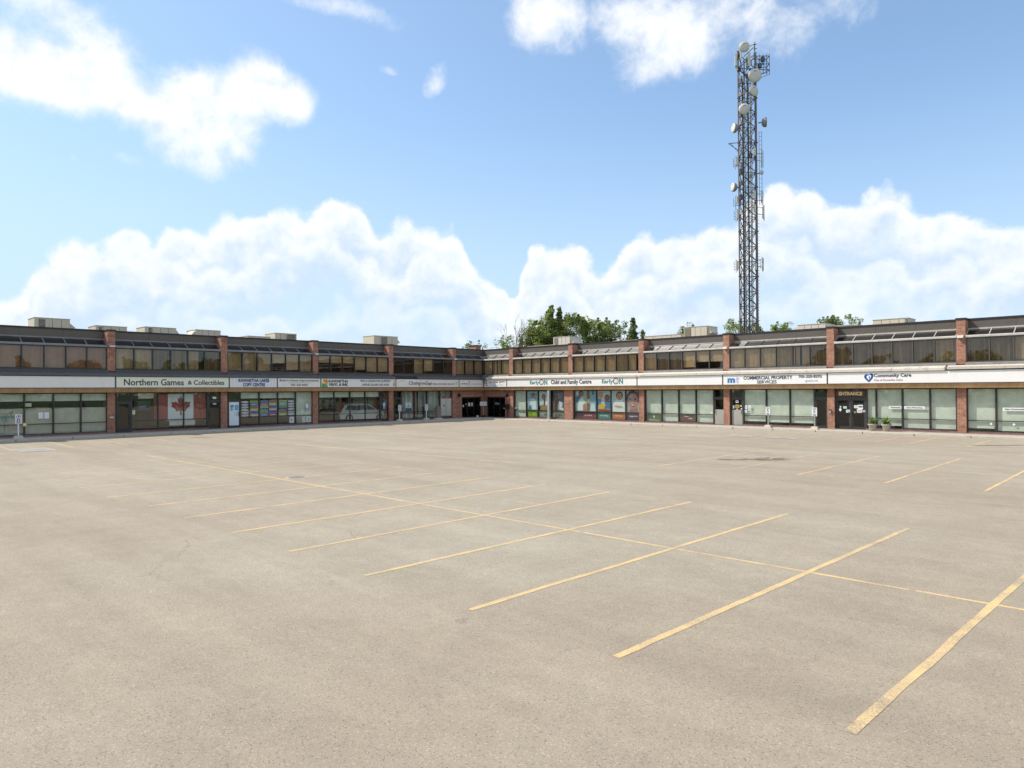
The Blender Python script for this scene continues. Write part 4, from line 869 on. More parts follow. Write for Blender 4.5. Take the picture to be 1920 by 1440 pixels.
put_print(wf, [('rect', '4d6a40', -.72, .72, -.3, .28), ('poly', 'd0dccb', [(-.1,.05),(.0,.2),(.1,.0),(.05,-.1)]), ('poly', 'a5b79a', [(-.7,-.3),(.6,-.3),(.5,-.22),(-.6,-.16)])], 21.08 - x0, .53, YG + .04); put_print(wf, [('rect', '6b4a3c', -.72, .72, -.3, .3), ('rect', 'd5c6bb', .1, .45, -.08, .0), ('rect', 'cfc8c0', -.3, .1, .1, .16)], 24.3 - x0, .53, YG + .04)
paper(wf, 26.5 - x0, 1.0, .14, .1)
d = door('R', 26.73, 27.68, 'panel', 'l')
d = door('R', 28.20, 29.20, 'panel', 'r'); paper(d, .5, 1.93, .22, .2, 'd8d8d8', YG - .04, [('rect', '444444', -.05, .05, -.05, .05)]); paper(d, .52, 1.55, .34, .26, 'b89a50', YG - .04, lines_(-.12, .12, [.06, 0, -.06], '5a4a20')); paper(d, .2, 1.5, .12, .24, 'dddddd', YG - .04); paper(d, .82, 1.58, .1, .1, 'e8e8e8', YG - .04); paper(d, .85, 1.36, .1, .1, 'e8e8e8', YG - .04); paper(d, .5, 1.33, .12, .06, 'e8e8e8', YG - .04)
wf, x0, c = shop_window('R', 0, [29.20, 31.03, 32.83, 34.64], 'ggg', seed=10)
for cx, cz, w_, h_ in [(.22, 1.5, .2, .28), (.50, 1.52, .26, .26), (.50, 1.28, .28, .12), (.2, 1.18, .22, .22)]: paper(wf, cx, cz, w_, h_, 'd6dfd8', None, lines_(-w_*.35, w_*.35, [.03, -.03], '8a9a90', .008))
put_print(wf, [('rect', 'd0d6cf', -.1, .1, -.15, .15)] + lines_(-.07, .07, [.08, .03, -.02, -.07], '777777', .008), 34.45 - x0, 1.3, YG - .012, 'notice')
d = door('R', 34.64, 35.57, 'glass', 'l')
d = door('R', 36.10, 37.12, 'glass', 'r'); d2 = door('R', 37.12, 38.10, 'glass', 'l')
paper(d, .32, 1.62, .1, .1, 'c9dcdc', YG - .04); put_print(d, [('poly', 'e0e0dc', [(0,.13),(.11,0),(0,-.13),(-.11,0)])], .3, 1.42, YG - .04, 'notice'); paper(d, .62, 1.58, .24, .16, 'bcd6cf', YG - .04, lines_(-.09, .09, [.03, -.02], '7a9a90', .008)); paper(d, .82, 1.32, .26, .2, 'd8e2dc', YG - .04, lines_(-.1, .1, [.05, 0, -.05], '8a9a90', .008))
for cx, cz, w_, h_, cl_ in [(.33, 1.64, .26, .2, 'dcdcdc'), (.62, 1.62, .32, .3, 'e8e8e8'), (.55, 1.36, .34, .28, 'd9c8c8'), (.85, 1.34, .2, .14, 'b9ccc4'), (.25, 1.26, .14, .14, '8c8c50')]: paper(d2, cx, cz, w_, h_, cl_, YG - .045 - cz * .001, lines_(-w_*.35, w_*.35, [.04, -.03], '9a8a8a', .01))
put_text(d2, 'NCR O', .62, 1.66, .26, .1, M['ink'], YG - .055, 'notice_text', bold=.02)
wf, x0, c = shop_window('R', 0, [38.10, 38.72, 40.33, 41.95, 43.47], 'gggg', seed=12)
for cx, tx, ww in ((40.0, 'Community', .66), (41.05, 'Care Pharmacy', 1.05)):
    put_print(wf, [('rect', 'e2e2de', -ww/2 - .08, ww/2 + .08, -.1, .1)], cx - x0 - (.08 if ww < 1 else 0), 1.62, YG - .012, 'window_banner'); put_text(wf, tx, cx - x0 - (.08 if ww < 1 else 0), 1.62, ww * .9, .10, M['ink_g'], YG - .02, 'window_lettering')
wf, x0, c = shop_window('R', 0, [43.98, 45.51, 47.1, 48.7, 50.3], 'gggg', seed=13)
put_print(wf, [('rect', 'e2e2de', -.6, .6, -.1, .1)], 46.45 - x0, 1.6, YG - .012, 'window_banner'); put_text(wf, 'Care Community', 46.45 - x0, 1.6, 1.0, .10, M['ink_g'], YG - .02, 'window_lettering')
for cx in (45.25, 46.4): put_print(wf, [('poly', 'e0e2e4', [(0,.09),(.09,0),(0,-.09),(-.09,0)])], cx - x0, .68, YG - .012, 'sticker')
door('R', 50.3, 51.4)
# downpipe in front of the first shop window of the sunlit wing
dp = MB(); dp.box(9.36, 9.60, -.34, -.10, PZ, 2.90); dp.obj('downpipe', M['greypost'], BLD, bevel=.01)
dp = MB(); dp.box(9.30, 9.66, -.39, -.05, PZ, PZ + .12); dp.obj('downpipe_foot', M['concrete'], BLD)

# ------------------------------------------------------------------ signs on the fascia
def sign(w, u0, u1, face, label, ins=.02):
    r = wempty('shop_sign', w, u0); wd = u1 - u0; tag(r, label, 'shop sign', 'sign boards along the fascia')
    b = MB(); b.box(.045, wd - .045, -.50, -.21, 3.255, 4.0); b.obj('sign_face', face, r)
    b = MB(); b.box(0, wd, -.515, -.205, 3.22, 3.252); b.box(0, wd, -.515, -.205, 4.002, 4.03); b.box(.004, .04, -.515, -.205, 3.252, 4.002); b.box(wd - .04, wd - .004, -.515, -.205, 3.252, 4.002)
    b.obj('sign_frame', M['sign_frame'], r); return r
YS = -.503
sign('L', -END, -43.6, M['sign'], 'blank pale sign board at the outer end of the shaded wing')
sign('L', -43.6, -35.68, M['sign'], 'blank grey-white sign board at the left edge, above the windows with two papers')
s = sign('L', -35.68, -27.69, M['sign_c'], 'cream sign board with one line of large black lettering above the flag window')
put_text(s, 'Northern Games', 2.55, 3.63, 4.05, .46, M['ink'], YS, bold=.012); put_text(s, '&', 5.02, 3.61, .30, .28, M['ink'], YS, bold=.012); put_text(s, 'Collectibles', 6.45, 3.62, 2.30, .36, M['ink'], YS, bold=.012)
s = sign('L', -27.69, -23.71, M['sign_w'], 'white gridded sign board with two lines of navy capitals')
put_text(s, 'KAWARTHA LAKES', 2.0, 3.80, 2.55, .27, M['ink_n'], YS - .004, bold=.035); put_text(s, 'COPY CENTRE', 2.0, 3.46, 1.85, .27, M['ink_n'], YS - .004, bold=.035)
b = MB()
for i in range(1, 14): b.box(i*.285 - .006, i*.285 + .006, YS - .003, YS + .001, 3.26, 3.995)
for j in range(1, 4): b.box(.05, 3.93, YS - .0028, YS + .001, 3.255 + j*.185 - .005, 3.255 + j*.185 + .005)
b.obj('grid', M['ink_lb'], s)
s = sign('L', -23.71, -19.73, M['sign'], 'pale sign board with an italic grey line over a phone number')
put_text(s, "Brian's Home Improvements", 1.98, 3.80, 3.6, .23, M['ink_g'], YS, bold=.008, shear=.35); put_text(s, '705 320 8307', 1.98, 3.45, 1.6, .17, M['ink_g'], YS, bold=.008)
b = MB(); b.box(1.0, 3.0, YS - .004, YS, 3.615, 3.635); b.obj('rule', M['ink_g'], s)
s = sign('L', -19.73, -11.82, M['sign_w'], 'white sign board with a colourful leaf emblem at its left end')
put_print(s, [('poly', '3f9a55', [(-.3,-.36),(.28,-.36),(.2,-.1),(-.3,-.05)]), ('poly', 'e0a13d', [(-.28,-.05),(.25,-.1),(.3,.1),(-.15,.15)]), ('poly', 'd9603b', [(-.2,.15),(.3,.1),(.15,.36),(0,.2),(-.08,.34)]), ('ell', 'ecd24f', -.12, .02, .09, .16, .5), ('ell', '77b84a', .1, -.2, .08, .18, -.6), ('ell', 'e8743f', .12, .2, .05, .12, -.4)], .40, 3.63, YS - .004, 'emblem')
put_text(s, 'KAWARTHA', 1.72, 3.78, 1.95, .25, M['ink'], YS, bold=.03, shear=.12); put_text(s, 'VINYL & INK.', 1.75, 3.48, 1.95, .25, M['ink'], YS, bold=.03, shear=.12)
put_text(s, 'VINYL & SUBLIMATION EQUIPMENT,', 5.65, 3.79, 3.35, .24, M['ink_g'], YS); put_text(s, 'SUPPLIES, BLANKS AND MORE', 5.65, 3.46, 2.95, .24, M['ink_g'], YS)
put_print(s, [('poly', 'd88a5c', [(-.1,-.3),(.12,-.25),(.1,0),(-.08,-.02)]), ('poly', 'e3b34c', [(-.1,0),(.12,.02),(.05,.3),(-.02,.2)]), ('ell', '5d9e60', .02, -.12, .05, .09)], 7.68, 3.63, YS - .004, 'emblem')
s = sign('L', -11.82, -3.92, M['sign'], 'grey-white sign board with a thin gold arc and flowing dark lettering')
n = 14; arc = []
for i in range(n + 1): t = math.pi * (.15 + .7 * i / n); arc.append((.42 * math.cos(t), .28 * math.sin(t)))
for i in range(n, -1, -1): t = math.pi * (.15 + .7 * i / n); arc.append((.42 * math.cos(t), .28 * math.sin(t) - .03 - .03 * math.sin(math.pi * i / n)))
b = MB(); b.add([(x + .75, YS - .004, z + 3.60) for x, z in arc], [(i, i + 1, 2*n - i, 2*n + 1 - i) for i in range(n)]); b.obj('arc', M['ink_gold'], s)
put_text(s, 'Closing', 2.22, 3.60, 1.45, .46, M['ink'], YS, shear=.2, bold=.004); put_text(s, 'the', 3.22, 3.62, .42, .27, M['ink'], YS, shear=.2); put_text(s, 'Gap', 3.90, 3.59, .85, .44, M['ink'], YS, shear=.2, bold=.004)
put_text(s, 'HEALTHCARE GROUP', 5.85, 3.55, 2.85, .18, M['ink_g'], YS); put_text(s, 'Leaders', 7.58, 3.70, .34, .1, M['ink_g'], YS); put_text(s, 'CARE', 7.58, 3.48, .28, .07, M['ink_o'], YS)
s = sign('L', -3.92, -.52, M['sign'], 'short pale sign board with tiny print, just left of the inner corner')
put_text(s, 'COMPASS', .75, 3.58, 1.0, .13, M['ink_g'], YS); put_text(s, 'early learning', 2.45, 3.56, 1.5, .10, M['ink_g'], YS)
b = MB(); b.box(1.38, 1.42, YS - .005, YS, 3.35, 3.9); b.box(1.30, 1.50, YS - .006, YS - .001, 3.70, 3.73); b.box(1.32, 1.5, YS - .006, YS - .001, 3.84, 3.88); b.obj('emblem', M['ink_g'], s)
s = sign('R', .52, 3.98, M['sign_w'], 'short white sign board with coloured script, just right of the inner corner')
put_text(s, 'FE', .36, 3.66, .5, .56, M['ink'], YS, bold=.005)
put_text(s, 'Gran', 1.05, 3.76, .55, .22, M['ink_o'], YS - .002, shear=.2); put_text(s, 'd Des', 1.85, 3.76, .62, .22, M['ink_n'], YS - .002, shear=.2); put_text(s, 'igners', 2.75, 3.76, .85, .22, M['ink_p'], YS - .002, shear=.2); put_text(s, 'group and family', 2.2, 3.46, 1.5, .08, M['ink_lb'], YS)
s = sign('R', 3.98, 19.83, M['sign_w'], 'long white sign board with black words between two teal wordmarks')
for cx in (3.85, 12.7):
    put_text(s, 'Early', cx, 3.60, 1.22, .46, M['ink_t'], YS, bold=.015)
    b = MB(); nn = 24; cxx = cx + .92
    ring = [(cxx + r_*math.cos(t*2*math.pi/nn), YS - .006, 3.66 + r_*math.sin(t*2*math.pi/nn)*.95) for r_ in (.30, .22) for t in range(nn)]
    b.add(ring, [(i, i + nn, (i+1) % nn + nn, (i+1) % nn) for i in range(nn)]); b.box(cxx - .12, cxx + .12, YS - .008, YS, 3.56, 3.59); b.box(cxx - .11, cxx - .07, YS - .008, YS, 3.68, 3.74); b.box(cxx + .07, cxx + .11, YS - .008, YS, 3.68, 3.74); b.box(cxx - .03, cxx + .03, YS - .008, YS, 3.94, 3.99); b.obj('smiling_ring', M['ink_g'], s)
    put_text(s, 'N', cx + 1.48, 3.66, .40, .52, M['ink_t'], YS, bold=.03)
put_text(s, 'Child and Family Centre', 8.45, 3.60, 4.9, .52, M['ink'], YS, bold=.016)
sign('R', 19.83, 27.81, M['sign_w'], 'blank white sign board over the pale-blind windows, mid right wing')
s = sign('R', 27.81, 35.75, M['sign_w'], 'white sign board with grey capitals, phone number and bold blue letter')
put_text(s, 'm', .72, 3.57, .62, .36, M['ink_b'], YS, bold=.05); put_text(s, 't', 1.20, 3.62, .24, .50, M['ink_lb'], YS, bold=.05); b = MB(); b.box(1.27, 1.36, YS - .006, YS, 3.66, 3.76); b.obj('accent', M['ink_o'], s)
put_text(s, 'COMMERCIAL PROPERTY', 3.60, 3.75, 3.75, .26, M['ink_g'], YS, bold=.02); put_text(s, 'SERVICES', 3.55, 3.43, 1.5, .24, M['ink_g'], YS, bold=.012); put_text(s, '705-320-8292', 6.75, 3.79, 1.65, .20, M['ink_g'], YS, bold=.02); put_text(s, 'gomt.ca', 6.85, 3.46, .9, .18, M['ink_lb'], YS)
s = sign('R', 35.75, END, M['sign_w'], 'long white sign board with a navy heart emblem above the double doors')
put_text(s, 'Community Care', 4.17, 3.74, 2.25, .29, M['ink_g'], YS, bold=.022); put_text(s, 'City of Kawartha Lakes', 3.92, 3.45, 1.75, .15, M['ink_p'], YS)
ht = [(0,-.33),(.20,-.12),(.30,.08),(.28,.22),(.16,.29),(.02,.22),(-.02,.17),(-.12,.24),(-.24,.20),(-.30,.06),(-.24,-.08),(-.08,-.24)]
put_print(s, [('poly', '1d3f86', ht), ('poly', 'e8ecef', [(.0,-.18),(.13,-.02),(.16,.12),(.06,.20),(-.02,.12),(-.10,.14),(-.14,.04),(-.08,-.08)]), ('poly', '2e8a9a', [(.02,-.14),(.10,0),(.08,.12),(-.01,.04)])], 2.72, 3.64, YS - .004, 'emblem')
es = wempty('entrance_sign', 'R', 36.14); tag(es, 'maroon board with gold capitals over the double doors', 'sign')
b = MB(); b.box(.02, 1.94, YG - .12, YG - .065, 2.36, 2.74); b.obj('board', M['maroon'], es)
put_text(es, 'ENTRANCE', .98, 2.55, 1.55, .26, M['gold'], YG - .124, bold=.05)

# ------------------------------------------------------------------ wall lights and fittings
def flood(w, u, z, label):
    r = wempty('wall_light', w, u, -.06, z); tag(r, label, 'wall light', 'floodlights on the brick piers')
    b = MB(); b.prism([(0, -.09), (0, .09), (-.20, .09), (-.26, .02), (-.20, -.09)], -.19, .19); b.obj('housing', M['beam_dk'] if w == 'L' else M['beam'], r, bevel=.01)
    b = MB(); b.box(-.16, .16, -.262, -.20, -.07, .015); b.obj('lens', M['white'], r)
flood('L', -PC[4], 6.16, 'pale floodlight on the brick pier left of the flag window')
flood('L', -PC[2], 6.13, 'pale floodlight on the third brick pier from the left edge')
flood('L', -PC[0], 6.13, 'pale floodlight on the shaded pier nearest the inner corner')
flood('R', PC[3], 6.14, 'pale floodlight on the sunlit pier right of the blank sign')
flood('R', PC[5], 6.12, 'pale floodlight on the rightmost sunlit pier')
def camera_(w, u, z, label):
    r = wempty('security_camera', w, u, -.06, z); tag(r, label, 'security camera')
    b = MB(); b.tube((0, 0, 0), (0, -.16, -.02), .03); b.obj('bracket', M['black'], r)
    b = MB(); b.tube((-.16, -.16, -.02), (.14, -.22, -.05), .06, .05); b.obj('body', M['black'], r)
camera_('R', PC[1], 6.16, 'small black camera on the pier between the two wordmarks')
def lantern(w, u, label):
    r = wempty('wall_lantern', w, u, 0, 2.45); tag(r, label, 'wall lantern', 'lanterns beside the corner entrances')
    b = MB(); b.box(-.06, .06, -.03, 0, -.22, .1); b.tube((0, -.02, .05), (0, -.22, .16), .015); b.tube((0,-.22,.16), (0,-.22,.1), .015); b.obj('bracket', M['black'], r)
    b = MB(); b.lathe([(.05, -.2), (.10, -.16), (.13, .06), (.15, .07), (.03, .17)], (0, -.22, -.05), 6); b.obj('lantern_cage', M['black'], r)
    b = MB(); b.lathe([(.06, -.14), (.11, .05)], (0, -.22, -.05), 6); b.obj('lantern_glass', M['white'], r); r.children[-1].scale = (1.06, 1.0, 1.0)
lantern('L', -3.62, 'black lantern on the shaded brick left of the corner entrance')
lantern('R', 3.60, 'black lantern on the sunlit brick right of the corner entrance')
def wallbox(w, u, z, sz, m, label, cat, name):
    r = wempty(name, w, u, -.06, z); tag(r, label, cat)
    b = MB(); b.box(-sz[0]/2, sz[0]/2, -.11, 0, -sz[1]/2, sz[1]/2); b.obj('box', m, r, bevel=.01)
    b = MB(); b.box(-sz[0]/2 - .02, sz[0]/2 + .02, -.14, 0, sz[1]/2, sz[1]/2 + .03); b.obj('lid', M['black'], r)
wallbox('L', -PC[4], 1.18, (.26, .14), M['blind_b'], 'small tan letterbox on the brick pier left of the flag window', 'letterbox', 'letterbox')
wallbox('R', PC[4] - .03, 1.28, (.13, .2), M['greypost'], 'grey intercom on the brick pier left of the double doors', 'intercom', 'intercom')
mb = wempty('mailbox', 'R', 3.78, -.22, PZ); tag(mb, 'black mailbox on a post right of the sunlit corner entrance', 'mailbox')
b = MB(); b.tube((0, 0, 0), (0, 0, .92), .05); b.obj('post', M['black'], mb)
b = MB(); b.box(-.17, .17, -.16, .14, .92, 1.30); b.prism([(-.16, 1.30), (.14, 1.30), (.0, 1.42)], -.17, .17); b.obj('box', M['black'], mb)
b = MB(); b.box(-.5, -.14, -.12, .12, .94, 1.0); b.obj('shelf', M['beam'], mb)

# ------------------------------------------------------------------ street furniture
def parking_sign(w, u, out_, label, style, tall=1.0):
    r = wempty('parking_sign', w, u, -out_, PZ); tag(r, label, 'parking sign', 'parking signs on concrete feet along the pavement')
    b = MB(); b.add([(-.28,-.22,0),(.28,-.22,0),(.28,.22,0),(-.28,.22,0),(-.19,-.14,.2),(.19,-.14,.2),(.19,.14,.2),(-.19,.14,.2)], [(0,3,2,1),(4,5,6,7),(0,1,5,4),(1,2,6,5),(2,3,7,6),(3,0,4,7)]); b.obj('concrete_foot', M['concrete_l'], r, bevel=.015)
    b = MB(); b.box(-.035, .035, -.03, .03, .18, 1.5 * tall); b.obj('post', M['greypost'] if w == 'R' else M['white'], r)
    w2, h2 = (.17, .30); zc = 1.22 * tall
    b = MB(); b.box(-w2, w2, -.045, -.035, zc - h2, zc + h2); b.obj('sign_plate', M['white'], r)
    if style == 'P': sh = [('ell', 'b02a2a', 0, .14, .11, .11), ('ell', 'e8e8e8', 0, .14, .08, .08), ('rect', '222222', -.025, .0, .08, .2), ('rect', '222222', -.025, .04, .14, .2), ('rect', '2352a0', -.09, .09, -.17, .0), ('ell', 'e8e8e8', 0, -.1, .05, .05), ('rect', 'e8e8e8', -.01, .01, -.08, -.01), ('rect', '444444', -.11, .11, -.25, -.21)]
    else: sh = [('rect', '303840', -.13, .13, .20, .24), ('rect', '303840', -.1, .1, .13, .16), ('ell', '303840', -.01, -.02, .075, .085), ('ell', 'e4e4e2', -.01, -.02, .045, .055), ('rect', '303840', -.03, .01, .0, .11), ('rect', '303840', -.12, .12, -.2, -.17), ('rect', '303840', -.09, .09, -.26, -.23)]
    put_print(r, sh, 0, zc, -.048, 'sign_print')
parking_sign('L', -41.55, 1.95, 'parking sign with blue and red symbols in front of the far left shop windows', 'P', 1.0)
parking_sign('L', -12.05, 1.35, 'parking sign in front of the brick pier right of the stand-in car window', 'S')
parking_sign('L', -8.75, 1.2, 'parking sign in front of the white-curtained window, left of the pebbled bin', 'S')
parking_sign('R', 31.9, 1.5, 'parking sign in front of the middle of the sunlit windows under the blue letter sign', 'S')
parking_sign('R', 35.32, 1.7, 'parking sign in front of the dark door left of the double doors', 'S')
wb = wempty('litter_bin', 'L', -6.95, -.75, PZ); tag(wb, 'tall pebbled concrete litter bin in the shade by the white-curtained windows', 'litter bin')
b = MB(); b.box(-.24, .24, -.24, .24, .14, 1.05); b.obj('body', M['pebble'], wb, bevel=.03)
b = MB(); b.box(-.27, .27, -.27, .27, 1.05, 1.16); b.box(-.17, .17, -.17, .17, 1.16, 1.32); b.obj('lid', M['pebble'], wb, bevel=.03)
b = MB(); b.add([(-.42,-.36,0),(.42,-.36,0),(.42,.36,0),(-.42,.36,0),(-.28,-.28,.14),(.28,-.28,.14),(.28,.28,.14),(-.28,.28,.14)], [(0,3,2,1),(4,5,6,7),(0,1,5,4),(1,2,6,5),(2,3,7,6),(3,0,4,7)]); b.obj('foot', M['concrete_l'], wb)
st = empty('sign_stand', (.75, -.75, PZ), R(45)); tag(st, 'thin stand with two white notices in the corner between the dark entrances', 'sign stand')
b = MB(); b.tube((0, 0, .12), (0, 0, 1.62), .02); b.obj('pole', M['beam'], st)
b = MB(); b.lathe([(.20, 0), (.26, .08), (.20, .2), (.12, .24)], n=14); b.obj('base', M['black'], st)
for x in (-.19, .19):
    o = put_print(st, [('rect', 'dcdcda', -.155, .155, -.2, .2)] + lines_(-.1, .1, [.12, .06, 0, -.06, -.12], '8a8a8a', .01), x, 1.42, -.03, 'notice')
    b = MB(); b.box(x - .16, x + .16, -.026, -.012, 1.21, 1.63); b.obj('backing_board', M['white'], st)
for x, y, r_, lb in ((.42, -1.30, .11, 'small white ball-shaped lamp on the ground left of the notice stand'),):
    o = MB(); o.lathe([(.05, 0), (.1, .04), (.12, .11), (.09, .19), (.03, .22)], n=12); o = o.obj('ground_ornament', M['white'], None, True); o.location = (x, y, PZ); tag(o, 'small rounded white ornament on the ground beside the corner entrance', 'ornament')

def planter(u, out_, label, seed):
    rnd = random.Random(seed); r = wempty('planter', 'R', u, -out_, PZ); tag(r, label, 'planter', 'planters beside the double doors')
    b = MB(); b.lathe([(.17, 0), (.19, .02), (.25, .36), (.30, .40), (.31, .47), (.27, .47), (.25, .42)], n=22); b.obj('pot', M['stone'], r, True)
    b = MB(); b.lathe([(.10, .30), (.25, .43), (.02, .46)], n=16); b.obj('soil', M['soil'], r)
    lf = MB()
    for i in range(34):
        a = rnd.uniform(0, 6.28); L = rnd.uniform(.30, .62); w_ = rnd.uniform(.035, .07); lean = rnd.uniform(.15, .85); z0 = .44; n = 5; v = []
        d = Vector((math.cos(a), math.sin(a), 0)); sd = Vector((-d.y, d.x, 0))
        base = Vector((rnd.uniform(-.1, .1), rnd.uniform(-.1, .1), z0))
        for k in range(n + 1):
            t = k / n; c_ = base + d * (L * lean * t ** 1.5) + Vector((0, 0, L * (t - .35 * lean * t * t))); hw = w_ * math.sin(math.pi * min(.98, t * .85 + .12))
            v += [c_ - sd * hw, c_ + sd * hw]
        lf.add(v, [(2*k, 2*k+2, 2*k+3, 2*k+1) for k in range(n)])
    lf.obj('leaves', M['leafP'], r)['kind'] = 'stuff'
    fl = MB()
    for i in range(36):
        a = rnd.uniform(0, 6.28); q = rnd.uniform(.14, .30); z = .47 + rnd.uniform(-.03, .09); fl.lathe([(.005, -.025), (.035, 0), (.005, .025)], (q * math.cos(a), q * math.sin(a), z), 5)
    fl.obj('dark_flowers', M['maroon'], r)['kind'] = 'stuff'
planter(38.86, 1.05, 'stone planter of broad green leaves nearer the double doors', 3)
planter(39.72, 1.15, 'stone planter of broad green leaves further right of the double doors', 5)

# ------------------------------------------------------------------ white car added inside the shop, standing in for a mirrored one
def car():
    r = empty('stand_in_car', (-2.3, -13.6, .05), R(66)); tag(r, 'white estate car added behind the shop glass to stand in for a reflection under the leaf-emblem sign', 'car')
    prof = [(-2.3,.42),(-2.34,.75),(-2.25,1.02),(-2.08,1.12),(-1.78,1.56),(-1.4,1.66),(.1,1.66),(.55,1.55),(1.15,1.08),(1.95,.95),(2.28,.78),(2.34,.42),(2.2,.24),(-2.2,.24)]
    b = MB(); n = len(prof)
    rows = []
    for wy, sc_ in ((-.88, .93), (-.93, 1.0), (.93, 1.0), (.88, .93)):
        rows.append([(x * (1 if abs(wy) > .9 else .985), wy * (1 - max(0, (z - .95)) * .24), z if abs(wy) > .9 else min(z, 1.645) ) for x, z in prof])
    v = [p for row in rows for p in row]
    f = [(i + k*n, (i+1) % n + k*n, (i+1) % n + (k+1)*n, i + (k+1)*n) for k in range(3) for i in range(n)]
    f += [tuple(range(n-1, -1, -1)), tuple(range(3*n, 4*n))]
    b.add(v, f); b.obj('body', M['carpaint'], r, True, .03)
    for sgn in (-1, 1):
        for pts in ([(-1.82,1.10),(-1.55,1.52),(-.75,1.56),(-.75,1.08)], [(-.68,1.08),(-.68,1.56),(.1,1.56),(.22,1.08)], [(.30,1.08),(.18,1.56),(.52,1.47),(1.0,1.10)]):
            b = MB(); y_ = lambda z: sgn * (.945 * (1 - max(0, z - .95) * .24) + .004); vv = [(x, y_(z), z) for x, z in pts]
            b.add(vv, [(0,1,2,3) if sgn > 0 else (3,2,1,0)]); b.obj('side_window', M['carglass'], r)
    b = MB(); b.add([(-2.10,-.72,1.14),(-2.10,.72,1.14),(-1.80,.62,1.55),(-1.80,-.62,1.55)], [(0,3,2,1)]); b.obj('rear_window', M['carglass'], r); r.children[-1].location.x = -.02
    b = MB(); b.add([(1.17,-.72,1.10),(1.17,.72,1.10),(.60,.62,1.54),(.60,-.62,1.54)], [(0,1,2,3)]); b.obj('windscreen', M['carglass'], r); r.children[-1].location.x = .02
    for sgn in (-1, 1):
        b = MB(); b.box(-2.345, -2.16, sgn*.90 - .09, sgn*.90 + .05, .86, 1.08); b.obj('tail_lamp', M['tail'], r)
        for x in (-1.42, 1.42):
            w_ = MB(); w_.lathe([(.22,-.11),(.33,-.10),(.35,-.05),(.35,.05),(.33,.10),(.22,.11)], n=22); o = w_.obj('wheel', M['tyre'], r, True); o.location = (x, sgn*.86, .35); o.rotation_euler = (R(90), 0, 0)
            q = MB(); q.lathe([(.22,-.12),(.20,-.1),(.05,-.125)], n=10); q.lathe([(.05,.125),(.20,.1),(.22,.12)], n=10); q.obj('rim', M['rim'], o)
car()

# ------------------------------------------------------------------ roof units
def hvac(w, s0, s1, ztop, label, off=6.0, deep=2.0, hood=None, grille=None, m='hvac', stack=None, two=False, zb=6.95):
    u0, u1 = (min(s0, s1), max(s0, s1)) if w == 'R' else (-max(s0, s1), -min(s0, s1))
    r = wempty('rooftop_unit', w, u0, off, zb); tag(r, label, 'rooftop unit', 'air handling units on the roof')
    W_, H_ = u1 - u0, ztop - zb
    b = MB(); b.box(0, W_, 0, deep, .12, H_ - .04); b.obj('cabinet', M[m], r, bevel=.012)
    b = MB(); b.box(-.03, W_ + .03, -.03, deep + .03, H_ - .038, H_); b.obj('lid', M[m], r)
    b = MB(); b.box(.06, W_ - .06, .08, deep - .08, 0, .118); b.obj('roof_kerb', M['steel'], r)
    for k in range(1, 4): b = MB(); b.box(W_ * k / 4 - .012, W_ * k / 4 + .012, -.006, .0, .16, H_ - .08); b.obj('seam', M['grille'], r)
    if grille:
        a_, c_ = grille; b = MB(); b.box(W_*a_, W_*c_, -.012, -.004, .25, H_ - .12)
        g_ = b.obj('grille', M['grille'], r)
        b = MB(); k = 0
        z = .30
        while z < H_ - .16: b.box(W_*a_ + .02, W_*c_ - .02, -.03, -.013, z, z + .025); z += .09
        b.obj('louvres', M[m], r)['kind'] = 'stuff'
    if hood:
        for k, (sd, z0, z1) in enumerate(hood):
            x = W_ if sd > 0 else 0; b = MB(); d = .42 * sd
            pts = [(x, z1), (x + d, z0 + (z1 - z0) * .25), (x, z0)]
            v = [(p, .15, q) for p, q in pts] + [(p, deep * .7, q) for p, q in pts]; b.add(v, [(0,1,2),(5,4,3),(0,3,4,1),(1,4,5,2),(2,5,3,0)]); b.obj('hood', M['rust'] if two and k else M[m], r)
hvac('L', 39.15, 36.9, 8.42, 'beige rooftop unit with a speckled grille at the far left of the roof', grille=(.12, .30), hood=[(1, .7, 1.2)])
hvac('L', 35.2, 33.0, 8.08, 'low beige rooftop unit directly behind the pier left of the flag window', grille=(.1, .2))
hvac('L', 31.7, 29.3, 8.2, 'long beige rooftop unit with its hood pointing right, above the flag window', grille=(.12, .22), hood=[(1, .5, 1.2)])
hvac('L', 27.7, 25.6, 8.2, 'beige rooftop unit with its hood pointing left, above the second pier', hood=[(-1, .5, 1.15)])
hvac('L', 23.2, 21.05, 7.9, 'lowest, barely visible flat rooftop unit of the shaded wing', m='hvac_w')
hvac('L', 20.6, 18.45, 8.3, 'square beige rooftop unit with a grey end panel above the third pier', grille=(.55, .95))
hvac('L', 9.8, 6.8, 8.63, 'large beige rooftop unit with a rusty hood, alone near the inner corner', grille=(.3, .55), hood=[(1, .9, 1.5), (1, .35, .85)], two=True)
hvac('R', 4.7, 7.0, 8.62, 'pale rooftop unit with a fan drum in front of the green trees', m='hvac_w', grille=(.06, .3), hood=[(1, .8, 1.4)])
hvac('R', 12.6, 15.8, 7.78, 'very low pale rooftop unit right of the green trees', m='hvac_w')
hvac('R', 16.3, 20.3, 8.05, 'long low beige rooftop unit left of the tallest unit of the sunlit wing', m='hvac')
hvac('R', 20.62, 22.94, 8.63, 'tall beige rooftop unit with two open hoods left of the lattice mast', grille=(.03, .32), hood=[(1, .9, 1.5), (1, .3, .8)])
hvac('R', 31.1, 33.3, 8.13, 'pale rooftop unit with a small hood, behind the pier left of the double doors', m='hvac_w', hood=[(-1, .8, 1.1)])
hvac('R', 34.0, 35.7, 7.86, 'low pale rooftop unit above the double doors', m='hvac_w')
